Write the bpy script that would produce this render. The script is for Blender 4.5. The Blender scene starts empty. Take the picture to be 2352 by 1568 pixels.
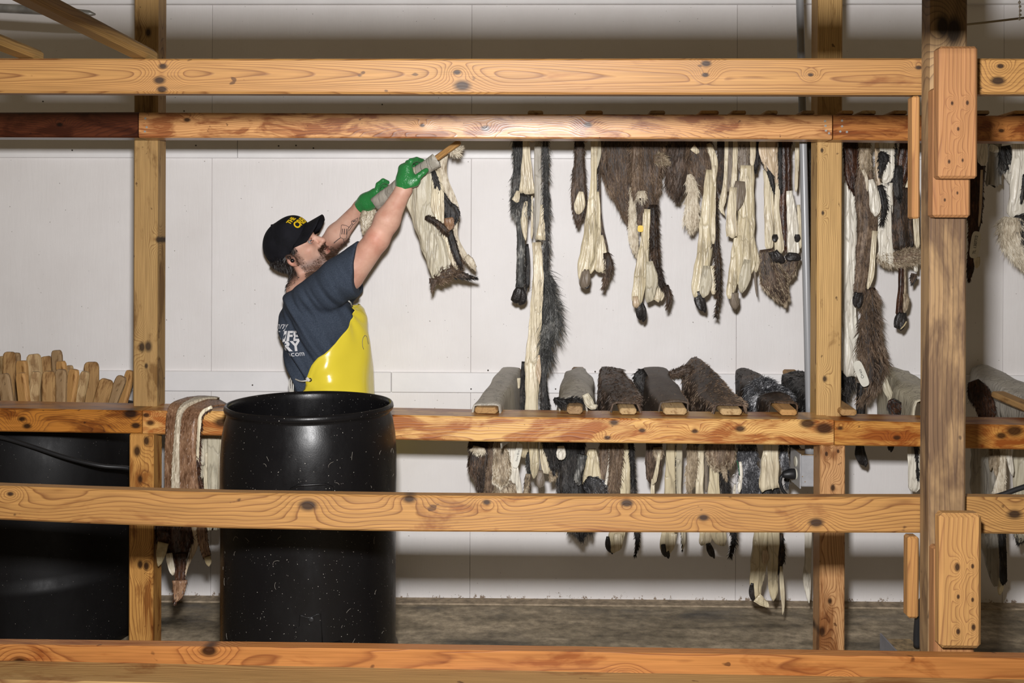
import bpy, bmesh, math, random
import numpy as np
from mathutils import Vector, Matrix, noise as mnoise
from mathutils.bvhtree import BVHTree

scene = bpy.context.scene
COL = scene.collection
rng = np.random.default_rng(7)
random.seed(7)

# ------------------------------------------------------------------ camera
W_IMG, H_IMG, F, HORIZON = 2352.0, 1568.0, 2287.0, 571.0
CAM_Z = 1.61
YAW, ROLL = math.radians(0.9), math.radians(0.2)
cam_d = bpy.data.cameras.new('camera')
cam = bpy.data.objects.new('camera', cam_d)
COL.objects.link(cam)
cam_d.sensor_fit = 'HORIZONTAL'; cam_d.sensor_width = 36.0
cam_d.lens = F / W_IMG * 36.0
cam_d.shift_y = -(H_IMG / 2 - HORIZON) / W_IMG
cam_d.clip_start = 0.05; cam_d.clip_end = 100
cam.matrix_world = (Matrix.Translation((0, 0, CAM_Z)) @ Matrix.Rotation(YAW, 4, 'Z')
                    @ Matrix.Rotation(math.radians(90), 4, 'X') @ Matrix.Rotation(ROLL, 4, 'Z'))
scene.camera = cam
cam_d.dof.use_dof = False

# ------------------------------------------------------------------ light
world = bpy.data.worlds.new('shop_light'); scene.world = world
world.use_nodes = True
bg = world.node_tree.nodes['Background']
bg.inputs[0].default_value = (0.95, 0.74, 0.46, 1); bg.inputs[1].default_value = 0.115
def area(name, loc, target, size, power, color=(1, 1, 1), sy=None):
    l = bpy.data.lights.new(name, 'AREA'); l.shape = 'RECTANGLE'
    l.size = size; l.size_y = sy or size; l.energy = power; l.color = color
    o = bpy.data.objects.new(name, l); COL.objects.link(o)
    o.location = loc
    o.rotation_euler = (Vector(target) - Vector(loc)).to_track_quat('-Z', 'Y').to_euler()
    return o
area('flash', (-0.04, 0.20, CAM_Z + 0.22), (-0.04, 4.5, CAM_Z + 0.0), 0.10, 165, (1.0, 0.985, 0.985))
vs = scene.view_settings
vs.view_transform = 'Standard'; vs.look = 'None'; vs.exposure = 0.0; vs.gamma = 1.0
vs.use_curve_mapping = False

# ------------------------------------------------------------------ pixel <-> place
_R = np.array(cam.matrix_world.to_3x3())
_right, _up, _fwd = _R[:, 0], _R[:, 1], -_R[:, 2]
_C = np.array([0, 0, CAM_Z])
def P(px, py, Y):
    """point seen at photograph pixel (px, py) standing at distance Y from the camera plane"""
    d = _fwd * F + _right * (px - W_IMG / 2) - _up * (py - HORIZON)
    return _C + d * (Y / d[1])
def S(Y):
    return F / Y
def V3(a): return Vector((float(a[0]), float(a[1]), float(a[2])))

# ------------------------------------------------------------------ objects
WL = {}
def thing(name, label, cat, loc, group=None, kind=None):
    o = bpy.data.objects.new(name, None); COL.objects.link(o)
    o.empty_display_size = 0.05
    o.location = V3(loc); WL[o.name] = np.array(loc, float)
    o['label'] = label; o['category'] = cat
    if group: o['group'] = group
    if kind: o['kind'] = kind
    return o
def tag(o, label, cat, group=None, kind=None):
    o['label'] = label; o['category'] = cat
    if group: o['group'] = group
    if kind: o['kind'] = kind
    return o
def place(o, origin, parent):
    origin = np.array(origin, float)
    WL[o.name] = origin
    if parent is not None:
        o.parent = parent
        o.location = V3(origin - WL[parent.name])
    else:
        o.location = V3(origin)
def obj(name, V, Fc, mat, parent=None, origin=None, smooth=True, label=None, kind=None):
    V = np.asarray(V, float)
    if origin is None: origin = (V.min(0) + V.max(0)) / 2
    origin = np.asarray(origin, float)
    me = bpy.data.meshes.new(name)
    me.from_pydata((V - origin).tolist(), [], [list(map(int, f)) for f in Fc] if not isinstance(Fc, np.ndarray) else Fc.tolist())
    me.update()
    if smooth: me.polygons.foreach_set('use_smooth', [True] * len(me.polygons))
    if mat is not None: me.materials.append(mat)
    o = bpy.data.objects.new(name, me); COL.objects.link(o)
    place(o, origin, parent)
    if label: o['label'] = label
    if kind: o['kind'] = kind
    return o
def share(src, name, origin, parent, rot=None):
    o = bpy.data.objects.new(name, src.data); COL.objects.link(o)
    place(o, origin, parent)
    if rot is not None: o.rotation_euler = rot
    return o
def sharp(o, ang=35):
    me = o.data
    me.set_sharp_from_angle(angle=math.radians(ang)) if hasattr(me, 'set_sharp_from_angle') else None
    return o

class MB:
    def __init__(s): s.v = []; s.f = []
    def add(s, V, Fc):
        n = len(s.v); s.v += [tuple(map(float, p)) for p in V]; s.f += [[i + n for i in f] for f in Fc]; return s
    def box(s, lo, hi, ch=0.0, R=None, c=None):
        lo, hi = np.array(lo, float), np.array(hi, float)
        V, Fc = cbox(lo, hi, ch)
        if R is not None:
            cc = (lo + hi) / 2 if c is None else np.array(c)
            V = (V - cc) @ np.array(R).T + cc
        return s.add(V, Fc)
    def tube(s, pts, r, n=10, cap=True):
        V, Fc = tube(pts, r, n, cap); return s.add(V, Fc)
    def build(s, name, mat, parent=None, **k):
        return obj(name, s.v, s.f, mat, parent, **k)
def cbox(lo, hi, ch):
    """box with chamfered edges (all twelve)"""
    c = (lo + hi) / 2; h = (hi - lo) / 2
    ch = min(ch, 0.45 * h.min())
    V = []; 
    if ch <= 0:
        V = [[c[0] + sx * h[0], c[1] + sy * h[1], c[2] + sz * h[2]] for sx in (-1, 1) for sy in (-1, 1) for sz in (-1, 1)]
        Fc = [[0, 1, 3, 2], [4, 6, 7, 5], [0, 4, 5, 1], [2, 3, 7, 6], [0, 2, 6, 4], [1, 5, 7, 3]]
        return np.array(V), Fc
    bm = bmesh.new()
    bmesh.ops.create_cube(bm, size=1.0)
    for v in bm.verts: v.co = Vector((v.co.x * 2 * h[0] + c[0], v.co.y * 2 * h[1] + c[1], v.co.z * 2 * h[2] + c[2]))
    bmesh.ops.bevel(bm, geom=list(bm.edges), offset=ch, segments=1, affect='EDGES', profile=0.5)
    bm.verts.index_update()
    V = np.array([v.co[:] for v in bm.verts]); Fc = [[v.index for v in f.verts] for f in bm.faces]
    bm.free()
    return V, Fc
def frames(pts):
    pts = np.asarray(pts, float); n = len(pts)
    t = np.gradient(pts, axis=0); t /= np.linalg.norm(t, axis=1)[:, None] + 1e-9
    a = np.array([0, 1, 0.]) if abs(t[0][1]) < 0.9 else np.array([1, 0, 0.])
    us = []; u = a - t[0] * a.dot(t[0]); u /= np.linalg.norm(u)
    for i in range(n):
        u = u - t[i] * u.dot(t[i]); u /= np.linalg.norm(u) + 1e-9; us.append(u)
    us = np.array(us); return t, us, np.cross(t, us)
def tube(pts, r, n=10, cap=True):
    pts = np.asarray(pts, float); m = len(pts)
    r = np.broadcast_to(np.asarray(r, float), (m,))
    t, u, w = frames(pts)
    th = np.linspace(0, 2 * math.pi, n, endpoint=False)
    V = (pts[:, None] + r[:, None, None] * (np.cos(th)[None, :, None] * u[:, None] + np.sin(th)[None, :, None] * w[:, None])).reshape(-1, 3)
    Fc = [[i * n + j, i * n + (j + 1) % n, (i + 1) * n + (j + 1) % n, (i + 1) * n + j] for i in range(m - 1) for j in range(n)]
    if cap:
        Fc.append([j for j in range(n)][::-1]); Fc.append([(m - 1) * n + j for j in range(n)])
    return V, Fc
def lathe(prof, c, n=64, close=False):
    """prof: list of (radius, z) from outside bottom upward"""
    th = np.linspace(0, 2 * math.pi, n, endpoint=False)
    V = np.array([[c[0] + r * math.cos(a), c[1] + r * math.sin(a), c[2] + z] for r, z in prof for a in th])
    m = len(prof)
    Fc = [[i * n + j, i * n + (j + 1) % n, (i + 1) * n + (j + 1) % n, (i + 1) * n + j] for i in range(m - 1) for j in range(n)]
    Fc.append(list(range(n))[::-1])
    if close: Fc.append([(m - 1) * n + j for j in range(n)])
    return V, Fc
def cr(ctrl, n):
    """Catmull-Rom through control rows"""
    c = np.asarray(ctrl, float)
    if len(c) == 2: return c[0] + (c[1] - c[0]) * np.linspace(0, 1, n)[:, None]
    d = np.linalg.norm(np.diff(c[:, :2], axis=0), axis=1); s = np.concatenate([[0], np.cumsum(d)]); s /= s[-1]
    out = []
    ext = np.vstack([2 * c[0] - c[1], c, 2 * c[-1] - c[-2]])
    for u in np.linspace(0, 1, n):
        i = min(max(np.searchsorted(s, u, 'right') - 1, 0), len(c) - 2)
        t = (u - s[i]) / max(s[i + 1] - s[i], 1e-9)
        p0, p1, p2, p3 = ext[i], ext[i + 1], ext[i + 2], ext[i + 3]
        out.append(0.5 * ((2 * p1) + (-p0 + p2) * t + (2 * p0 - 5 * p1 + 4 * p2 - p3) * t * t + (-p0 + 3 * p1 - 3 * p2 + p3) * t ** 3))
    return np.array(out)

# ------------------------------------------------------------------ materials
def lin(h):
    h = h.lstrip('#'); c = [int(h[i:i + 2], 16) / 255 for i in (0, 2, 4)]
    return tuple((x / 12.92 if x <= 0.04045 else ((x + 0.055) / 1.055) ** 2.4) for x in c)
def sc(c, k): return tuple(x * k for x in c)
class NT:
    def __init__(s, name):
        s.m = bpy.data.materials.new(name); s.m.use_nodes = True
        s.t = s.m.node_tree; s.b = s.t.nodes['Principled BSDF']
    def n(s, typ, **k):
        nd = s.t.nodes.new(typ)
        for a, v in k.items(): setattr(nd, a, v)
        return nd
    def put(s, sock, v):
        if isinstance(v, bpy.types.NodeSocket): s.t.links.new(v, sock)
        elif isinstance(v, (tuple, list)) and len(v) == 3 and sock.type == 'RGBA': sock.default_value = (*v, 1)
        else: sock.default_value = v
    def math(s, op, a, b=None, c=None, clamp=False):
        nd = s.n('ShaderNodeMath', operation=op); nd.use_clamp = clamp
        s.put(nd.inputs[0], a)
        if b is not None: s.put(nd.inputs[1], b)
        if c is not None: s.put(nd.inputs[2], c)
        return nd.outputs[0]
    def obj(s): return s.n('ShaderNodeTexCoord').outputs['Object']
    def scale(s, v, xyz, loc=(0, 0, 0)):
        nd = s.n('ShaderNodeMapping'); s.put(nd.inputs[0], v)
        nd.inputs['Scale'].default_value = xyz; nd.inputs['Location'].default_value = loc
        return nd.outputs[0]
    def noise(s, v, sc_, detail=3, rough=0.55, dist=0.0):
        nd = s.n('ShaderNodeTexNoise'); s.put(nd.inputs['Vector'], v)
        nd.inputs['Scale'].default_value = sc_; nd.inputs['Detail'].default_value = detail
        nd.inputs['Roughness'].default_value = rough; nd.inputs['Distortion'].default_value = dist
        return nd.outputs[0]
    def ramp(s, f, stops, interp='LINEAR'):
        nd = s.n('ShaderNodeValToRGB'); s.put(nd.inputs[0], f)
        e = nd.color_ramp.elements; nd.color_ramp.interpolation = interp
        while len(e) < len(stops): e.new(0.5)
        for i, (p, c) in enumerate(stops):
            e[i].position = p
            e[i].color = (*c, 1) if isinstance(c, tuple) else (c, c, c, 1)
        return nd.outputs[0]
    def mix(s, f, a, b, typ='MIX'):
        nd = s.n('ShaderNodeMix', data_type='RGBA', blend_type=typ)
        s.put(nd.inputs[0], f); s.put(nd.inputs[6], a); s.put(nd.inputs[7], b)
        return nd.outputs[2]
    def bump(s, h, strength=0.3, dist=0.01):
        nd = s.n('ShaderNodeBump'); s.put(nd.inputs['Height'], h)
        nd.inputs['Strength'].default_value = strength; nd.inputs['Distance'].default_value = dist
        s.t.links.new(nd.outputs[0], s.b.inputs['Normal'])
    def out(s, color=None, rough=0.5, spec=None, metal=None, coat=None):
        if color is not None: s.put(s.b.inputs['Base Color'], color)
        s.put(s.b.inputs['Roughness'], rough)
        if spec is not None: s.b.inputs['Specular IOR Level'].default_value = spec
        if metal is not None: s.b.inputs['Metallic'].default_value = metal
        if coat is not None:
            s.b.inputs['Coat Weight'].default_value = coat; s.b.inputs['Coat Roughness'].default_value = 0.15
        return s.m

def wood(name, light, dark, axis='X', rings=220, pith=(0.06, -0.05), warp=0.012, stain=0.0, stain_col=(0.25, 0.1, 0.05),
         stain_scale=3.0, knots=(), rough=0.55, seed=0.0, wob=0.9, spec=0.3, line=0.85, second=None):
    t = NT(name)
    v = t.obj()
    sep = t.n('ShaderNodeSeparateXYZ'); t.put(sep.inputs[0], v)
    x, y, z = sep.outputs
    if axis == 'Z': x, z = z, x
    elif axis == 'Y': x, y = y, x
    cmb = t.n('ShaderNodeCombineXYZ'); t.put(cmb.inputs[0], x); t.put(cmb.inputs[1], y); t.put(cmb.inputs[2], z)
    vv = cmb.outputs[0]
    # pith wander along the board: gives cathedral arches
    w1 = t.noise(t.scale(vv, (wob, 0, 0), (seed * 3.1, seed, seed * 7.7)), 1.0, 1.5)
    w2 = t.noise(t.scale(vv, (wob, 0, 0), (seed * 5.3 + 9, seed, 3.3)), 1.0, 1.5)
    w3 = t.noise(t.scale(vv, (4, 14, 14), (seed, seed * 2, 0)), 1.0, 2, 0.5)
    yy = t.math('ADD', y, t.math('MULTIPLY_ADD', w1, 0.12, -0.06 - pith[0]))
    zz = t.math('ADD', z, t.math('MULTIPLY_ADD', w2, 0.10, -0.05 - pith[1]))
    rho = t.math('SQRT', t.math('ADD', t.math('MULTIPLY', yy, yy), t.math('MULTIPLY', zz, zz)))
    f = t.math('MULTIPLY_ADD', rho, float(rings), t.math('MULTIPLY', w3, warp * rings))
    core = None
    for (kx, kz, kr) in knots:
        dx = t.math('MULTIPLY', t.math('SUBTRACT', x, float(kx)), 0.62)
        dz = t.math('SUBTRACT', z, float(kz))
        d2 = t.math('ADD', t.math('MULTIPLY', dx, dx), t.math('MULTIPLY', dz, dz))
        g = t.math('EXPONENT', t.math('MULTIPLY', d2, -1.0 / (2.4 * kr) ** 2))
        f = t.math('MULTIPLY_ADD', g, 5.0, f)
        wd = t.math('MULTIPLY_ADD', w3, kr * 0.8, t.math('SQRT', d2))
        c1 = t.math('SUBTRACT', 1.0, t.math('MULTIPLY', t.math('SUBTRACT', wd, kr * 0.9), 1.0 / (0.6 * kr), clamp=True), clamp=True)
        core = c1 if core is None else t.math('MAXIMUM', core, c1)
    fr = t.math('FRACT', f)
    lines = t.ramp(fr, [(0.0, 0.0), (0.45, 0.04), (0.74, 0.34), (0.90, 1.0), (1.0, 0.0)])
    lines = t.math('MULTIPLY', lines, line)
    col = t.mix(lines, light, dark)
    big = t.noise(t.scale(vv, (1.4, 9, 9), (seed * 2.2, 0, 1)), 1.0, 4, 0.6)
    col = t.mix(t.math('MULTIPLY', t.ramp(big, [(0.35, 0.0), (0.75, 1.0)]), 0.55), col, sc(second or tuple((a + b) / 2 for a, b in zip(light, dark)), 1.0))
    fib = t.noise(t.scale(vv, (6, 260, 260), (seed, 4, 0)), 1.0, 2, 0.6)
    col = t.mix(1.0, col, t.ramp(fib, [(0.3, (0.80, 0.78, 0.74)), (0.7, (1.08, 1.07, 1.05))]), 'MULTIPLY')
    if stain > 0:
        sn = t.noise(t.scale(vv, (1.0, 3.2, 3.2), (seed * 1.7 + 2, 1, 5)), stain_scale, 5, 0.62, 0.6)
        sm = t.ramp(sn, [(0.62 - 0.30 * stain, 0.0), (0.70 - 0.22 * stain, 1.0)])
        col = t.mix(t.math('MULTIPLY', sm, 0.85), col, stain_col, 'MIX' if False else 'MULTIPLY')
        spots = t.noise(t.scale(vv, (1.0, 1.4, 1.4), (seed + 7, 2, 2)), stain_scale * 7, 2, 0.6)
        col = t.mix(t.ramp(spots, [(0.71, 0.0), (0.75, 0.75)]), col, sc(dark, 0.35))
    if core is not None:
        col = t.mix(t.math('MULTIPLY', core, 0.93), col, sc(dark, 0.13))
    t.bump(t.math('ADD', lines, t.math('MULTIPLY', fib, 0.6)), 0.12, 0.003)
    return t.out(col, rough, spec)

def plain(name, col, rough=0.5, spec=0.4, metal=0.0, nscale=0, namt=0.25, coat=None, bump=0, bscale=40):
    t = NT(name)
    c = col
    if nscale:
        nz = t.noise(t.obj(), nscale, 4, 0.6)
        c = t.mix(1.0, col, t.ramp(nz, [(0.3, 1 - namt), (0.7, 1 + namt)]), 'MULTIPLY')
    if bump: t.bump(t.noise(t.obj(), bscale, 3, 0.6), bump, 0.004)
    return t.out(c, rough, spec, metal, coat)

def hide_skin(name, base, tone, dirt, rough=0.38, seed=0.0, amt=0.55, spec=0.5):
    t = NT(name)
    v = t.obj()
    st = t.noise(t.scale(v, (26, 26, 3.2), (seed, seed * 2, 0)), 1.0, 4, 0.6, 0.5)
    pt = t.noise(t.scale(v, (1, 1, 0.6), (seed * 4, 1, 2)), 11.0, 5, 0.65, 0.3)
    col = t.mix(t.math('MULTIPLY', t.ramp(st, [(0.38, 0.0), (0.66, 1.0)]), amt), base, tone)
    col = t.mix(t.math('MULTIPLY', t.ramp(pt, [(0.50, 0.0), (0.70, 1.0)]), amt), col, dirt)
    # thin creases running down the skin, their shade painted as darker lines
    cn = t.noise(t.scale(v, (17, 17, 1.5), (seed + 3, seed, 2)), 1.0, 2, 0.5, 0.5)
    ln = t.math('SUBTRACT', 1.0, t.math('MULTIPLY', t.math('ABSOLUTE', t.math('SUBTRACT', cn, 0.5)), 42.0, clamp=True), clamp=True)
    cn2 = t.noise(t.scale(v, (9, 9, 2.2), (seed + 11, seed, 7)), 1.0, 3, 0.5, 0.6)
    ln2 = t.math('SUBTRACT', 1.0, t.math('MULTIPLY', t.math('ABSOLUTE', t.math('SUBTRACT', cn2, 0.52)), 60.0, clamp=True), clamp=True)
    crease = t.math('MAXIMUM', ln, t.math('MULTIPLY', ln2, 0.6))
    col = t.mix(t.math('MULTIPLY', crease, 0.45), col, sc(dirt, 0.6))
    hgt = t.math('SUBTRACT', t.math('ADD', st, t.math('MULTIPLY', pt, 0.4)), t.math('MULTIPLY', crease, 0.3))
    t.bump(hgt, 0.55, 0.012)
    return t.out(col, rough, spec)
def fur_mat(name, a, b, c=None, rough=0.55, scl=9.0, spec=0.35):
    t = NT(name)
    v = t.obj()
    n1 = t.noise(v, scl, 4, 0.65)
    n2 = t.noise(t.scale(v, (1, 1, 0.25)), scl * 16, 2, 0.6)
    f = t.math('ADD', t.math('MULTIPLY', n1, 0.55), t.math('MULTIPLY', n2, 0.45))
    stops = [(0.36, a), (0.6, b)] if c is None else [(0.36, a), (0.52, b), (0.66, c)]
    col = t.ramp(f, stops)
    t.bump(n2, 0.4, 0.006)
    return t.out(col, rough, spec)

# ================================================================== the setting
WALL_Y = 4.57
def t_wall():
    t = NT('white_painted_plywood')
    v = t.obj()
    g = t.noise(t.scale(v, (60, 60, 7)), 1.0, 4, 0.65, 0.4)
    n = t.noise(v, 3.0, 4, 0.6)
    col = t.mix(t.ramp(n, [(0.35, 0.0), (0.75, 1.0)]), (0.80, 0.775, 0.765), (0.74, 0.71, 0.695))
    sp = t.noise(v, 95.0, 1, 0.5)
    col = t.mix(t.ramp(sp, [(0.80, 0.0), (0.82, 0.75)]), col, (0.12, 0.09, 0.06))
    sep = t.n('ShaderNodeSeparateXYZ'); t.put(sep.inputs[0], t.n('ShaderNodeNewGeometry').outputs['Position'])
    low = t.math('SUBTRACT', 1.0, t.math('MULTIPLY', sep.outputs[2], 11.0), clamp=True)
    dn = t.noise(t.scale(v, (1, 1, 0.6)), 46.0, 4, 0.75)
    dirt = t.ramp(t.math('ADD', dn, t.math('MULTIPLY', low, 0.33)), [(0.84, 0.0), (0.90, 0.9)])
    col = t.mix(dirt, col, (0.20, 0.13, 0.075))
    t.bump(g, 0.22, 0.004)
    return t.out(col, 0.5, 0.35)
M_WALL = t_wall()
M_TRIM = plain('white_painted_board', (0.80, 0.785, 0.785), 0.42, 0.4, nscale=4, namt=0.05, bump=0.15, bscale=30)
M_SEAM = plain('dark_joint', (0.5, 0.47, 0.45), 0.9)
def t_floor():
    t = NT('damp_concrete')
    v = t.obj()
    a = t.noise(t.scale(v, (1, 1.8, 1)), 2.2, 6, 0.68)
    b = t.noise(v, 24.0, 4, 0.7)
    c = t.noise(t.scale(v, (2.5, 9, 1)), 1.0, 4, 0.6, 0.5)
    col = t.ramp(t.math('ADD', t.math('MULTIPLY', a, 0.55), t.math('MULTIPLY', c, 0.45)),
                 [(0.34, (0.06, 0.05, 0.034)), (0.48, (0.25, 0.205, 0.14)), (0.66, (0.55, 0.45, 0.32))])
    col = t.mix(1.0, col, t.ramp(b, [(0.3, 0.6), (0.7, 1.45)]), 'MULTIPLY')
    t.bump(b, 0.5, 0.006)
    return t.out(col, t.ramp(a, [(0.4, 0.35), (0.6, 0.75)]), 0.35)
M_FLOOR = t_floor()
M_SLABEDGE = plain('pale_concrete', (0.34, 0.27, 0.19), 0.85, 0.2, nscale=30, namt=0.4, bump=0.6, bscale=60)

fl = obj('floor', [(-5, -1, 0), (5, -1, 0), (5, WALL_Y + 0.2, 0), (-5, WALL_Y + 0.2, 0), (-5, -1, -0.1), (5, -1, -0.1), (5, WALL_Y + 0.2, -0.1), (-5, WALL_Y + 0.2, -0.1)],
         [[0, 1, 2, 3], [4, 7, 6, 5], [0, 4, 5, 1], [1, 5, 6, 2], [2, 6, 7, 3], [3, 7, 4, 0]], M_FLOOR, smooth=False)
tag(fl, 'damp dark brown concrete floor below the racks', 'floor', kind='structure')
e = MB().box((-4.6, WALL_Y - 0.075, -0.02), (4.6, WALL_Y + 0.01, 0.006), 0.004).build('concrete_lip', M_SLABEDGE, fl, smooth=False)

wl = MB().box((-4.7, WALL_Y + 0.012, -0.05), (4.7, WALL_Y + 0.10, 3.15), 0).build('wall_back', M_SEAM, smooth=False)
tag(wl, 'white painted plywood wall behind the racks', 'wall', kind='structure')
seam_x = [P(x, 300, WALL_Y)[0] for x in (-733, -123, 487, 1083, 1693, 2306, 2920)]
seam_x = [-4.7] + seam_x + [4.7]
for i in range(len(seam_x) - 1):
    a, b = seam_x[i] + 0.0006, seam_x[i + 1] - 0.0006
    MB().box((a, WALL_Y, 0.004), (b, WALL_Y + 0.0125, 3.15), 0.0015).build('wall_panel', M_WALL, wl, smooth=False)
def board(name, y_top, y_bot, thick, label, splits=()):
    z1, z0 = P(1176, y_top, WALL_Y)[2], P(1176, y_bot, WALL_Y)[2]
    xs = [-4.6] + [P(x, y_top, WALL_Y)[0] for x in splits] + [4.6]
    root = None
    for i in range(len(xs) - 1):
        m = MB().box((xs[i] + 0.001, WALL_Y - thick, z0), (xs[i + 1] - 0.001, WALL_Y + 0.003, z1), 0.003)
        if root is None:
            root = m.build(name, M_TRIM, smooth=False)
            tag(root, label, 'wall board', kind='structure')
        else:
            m.build('board', M_TRIM, root, smooth=False)
    return root
board('trim_1', 855, 901, 0.02, 'narrow white board running along the wall behind the sticks', (900, 1835))
board('trim_2', 296, 365, 0.02, 'white board on the wall just under the dark top rail', (548, 1700))
board('trim_3', -60, 12, 0.03, 'white board across the top of the wall')
# nail heads in the boards
M_NAIL = plain('rusty_nail', (0.06, 0.05, 0.04), 0.6)
nm = MB()
for (x, y) in ((166, 345), (450, 334), (680, 334), (720, 340), (1082, 893), (1276, 893), (1367, 853), (1121, 850), (640, 335), (580, 884), (2305, 858), (2309, 858), (99, 233), (423, 255), (878, 240)):
    c = P(x, y, WALL_Y - 0.02); V, Fc = lathe([(0.0035, 0), (0.0035, 0.002)], (0, 0, 0), 8, True)
    V = np.array(V)[:, [0, 2, 1]] * np.array([1, -1, 1]) + c; nm.add(V, Fc)
nm.build('nail_head', M_NAIL, wl, kind='stuff')

# ================================================================== lumber
def oct_section(w, h, ch):
    return [(-w + ch, -h), (w - ch, -h), (w, -h + ch), (w, h - ch), (w - ch, h), (-w + ch, h), (-w, h - ch), (-w, -h + ch)]
def beam(parent, name, Y, depth, st, wargs, knots=(), ch=0.005, label=None, ydrift=0.0):
    rows = []
    for k, (px, top, bot) in enumerate(st):
        yy = Y + ydrift * (px - 1176) / 1176.0
        a, b = P(px, top, yy), P(px, bot, yy)
        rows.append((a[0], a[1], a[2], b[2]))
    V = []; Fc = []
    for (x, y, zt, zb) in rows:
        cz, hz = (zt + zb) / 2, (zt - zb) / 2
        for (u, v) in oct_section(depth / 2, hz, ch): V.append((x, y + depth / 2 + u, cz + v))
    n = len(rows)
    for i in range(n - 1):
        for j in range(8):
            Fc.append([i * 8 + j, i * 8 + (j + 1) % 8, (i + 1) * 8 + (j + 1) % 8, (i + 1) * 8 + j])
    Fc.append(list(range(8))); Fc.append([(n - 1) * 8 + j for j in range(8)][::-1])
    V = np.array(V); org = (V.min(0) + V.max(0)) / 2
    kl = []
    for (kx, ky, kr) in knots:
        q = P(kx, ky, Y); kl.append((q[0] - org[0], q[2] - org[2], kr / S(Y)))
    m = wood('wood_' + name + '_%d' % len(bpy.data.materials), axis='X', knots=kl, **wargs)
    Fc = [f[::-1] for f in Fc]
    return obj(name, V, Fc, m, parent, org, smooth=False, label=label)
def post(parent, name, x0, x1, yref, Y, depth, z0, z1, wargs, knots=(), ch=0.005, label=None, xoff=0.0):
    a, b = P(x0, yref, Y)[0], P(x1, yref, Y)[0]
    V, Fc = cbox(np.array([a, Y, z0]), np.array([b, Y + depth, z1]), ch)
    V = V + np.array([xoff, 0, 0])
    org = (V.min(0) + V.max(0)) / 2
    kl = []
    for (kx, ky, kr) in knots:
        q = P(kx, ky, Y); kl.append((q[2] - org[2], q[0] - org[0], kr / S(Y)))
    m = wood('wood_' + name + '_%d' % len(bpy.data.materials), axis='Z', knots=kl, **wargs)
    return obj(name, V, Fc, m, parent, org, smooth=False, label=label)
def zpx(py, Y): return P(1176, py, Y)[2]

M_SCREW = plain('zinc_screw', (0.55, 0.55, 0.53), 0.35, 0.5, 0.8)
_scr = None
def screw(parent, px, py, Y, r=0.004):
    global _scr
    c = P(px, py, Y)
    if _scr is None:
        V, Fc = lathe([(r, 0), (r, 0.0012), (r * 0.45, 0.0012), (r * 0.4, 0.0004)], (0, 0, 0), 12, True)
        V = np.array(V)[:, [0, 2, 1]] * np.array([1, -1, 1])
        _scr = obj('screw', V + c, [f[::-1] for f in Fc], M_SCREW, parent, c, smooth=False)
        return _scr
    return share(_scr, 'screw', c, parent)

YB, YF = 3.57, 2.455
# ---- rack against the wall
back = thing('drying_rack', 'heavy timber drying rack nearest the wall, with dark stained upper rail', 'rack', (0, YB, 0))
TOPR = dict(light=(0.66, 0.35, 0.14), dark=(0.22, 0.07, 0.02), rings=300, warp=0.02, stain=0.5, stain_col=(0.40, 0.22, 0.15), stain_scale=6.0, rough=0.33, spec=0.5)
TOPD = dict(light=(0.085, 0.022, 0.008), dark=(0.03, 0.007, 0.004), rings=300, warp=0.02, stain=0.6, stain_col=(0.4, 0.3, 0.25), stain_scale=5.0, rough=0.3, spec=0.5)
MIDR = dict(light=(0.74, 0.46, 0.165), dark=(0.24, 0.07, 0.013), rings=330, warp=0.015, stain=0.6, stain_col=(0.46, 0.20, 0.075), stain_scale=4.5, rough=0.35, spec=0.5, second=(0.50, 0.20, 0.045))
MIDD = dict(MIDR); MIDD.update(light=(0.36, 0.155, 0.028), dark=(0.075, 0.02, 0.006), stain=0.8, stain_col=(0.35, 0.22, 0.16))
beam(back, 'rail', YB, 0.09, [(-330, 259, 315), (0, 258, 315), (317, 257, 316)], dict(TOPD, seed=1.3), [(137, 286, 6)], label='very dark red stained left end of the upper rail')
r = beam(back, 'rail', YB, 0.09, [(319, 258, 316), (700, 259.5, 316.5), (1176, 262, 318), (1600, 262.5, 318.5), (1911, 263, 320)], dict(TOPR, seed=2.1),
         [(970, 288, 5), (1115, 295, 7), (1350, 287, 8), (430, 275, 6)], label='reddish stained upper rail holding the hung hides')
for x, y in ((334, 272), (337, 292), (333, 302)): screw(r, x, y, YB)
for x, y in ((1895, 278), (1896, 289), (1904, 306), (1897, 300)): screw(r, x, y, YB)
r = beam(back, 'rail', YB, 0.09, [(1914, 263, 320.5), (2110, 264, 323), (2700, 267, 326)], dict(TOPR, seed=4.6, light=(0.42, 0.17, 0.045)), [(2300, 300, 5)])
for x, y in ((1934, 277), (1934, 290), (1930, 302), (1945, 303)): screw(r, x, y, YB)
beam(back, 'rail', YB, 0.17, [(-330, 928, 985), (0, 937, 991), (326, 943, 996)], dict(MIDD, seed=3.0, light=(0.40, 0.155, 0.022), stain=0.35), [(50, 962, 8), (62, 978, 9), (300, 950, 12), (312, 977, 8)], label='orange brown left length of the middle rail')
beam(back, 'rail', YB, 0.17, [(328, 943, 997), (480, 944, 1000), (960, 954, 1011), (1100, 957, 1014), (1480, 961, 1018), (1915, 964, 1023)], dict(MIDR, seed=5.2),
     [(336, 953, 6), (345, 971, 8), (510, 970, 14), (1410, 970, 9), (1395, 1005, 6), (1475, 988, 6), (1596, 990, 6), (1700, 985, 9), (1855, 972, 12), (1893, 985, 15)], label='long stained middle rail the sticks rest on')
beam(back, 'rail', YB, 0.17, [(1917, 966, 1023), (2110, 970, 1026), (2230, 974, 1030), (2700, 982, 1040)], dict(MIDR, seed=7.7, light=(0.52, 0.26, 0.06)), [(1930, 983, 7), (2060, 1005, 6), (2330, 990, 14), (2300, 1000, 9)])
zrail = P(1176, 957.5, YB)[2]
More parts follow.
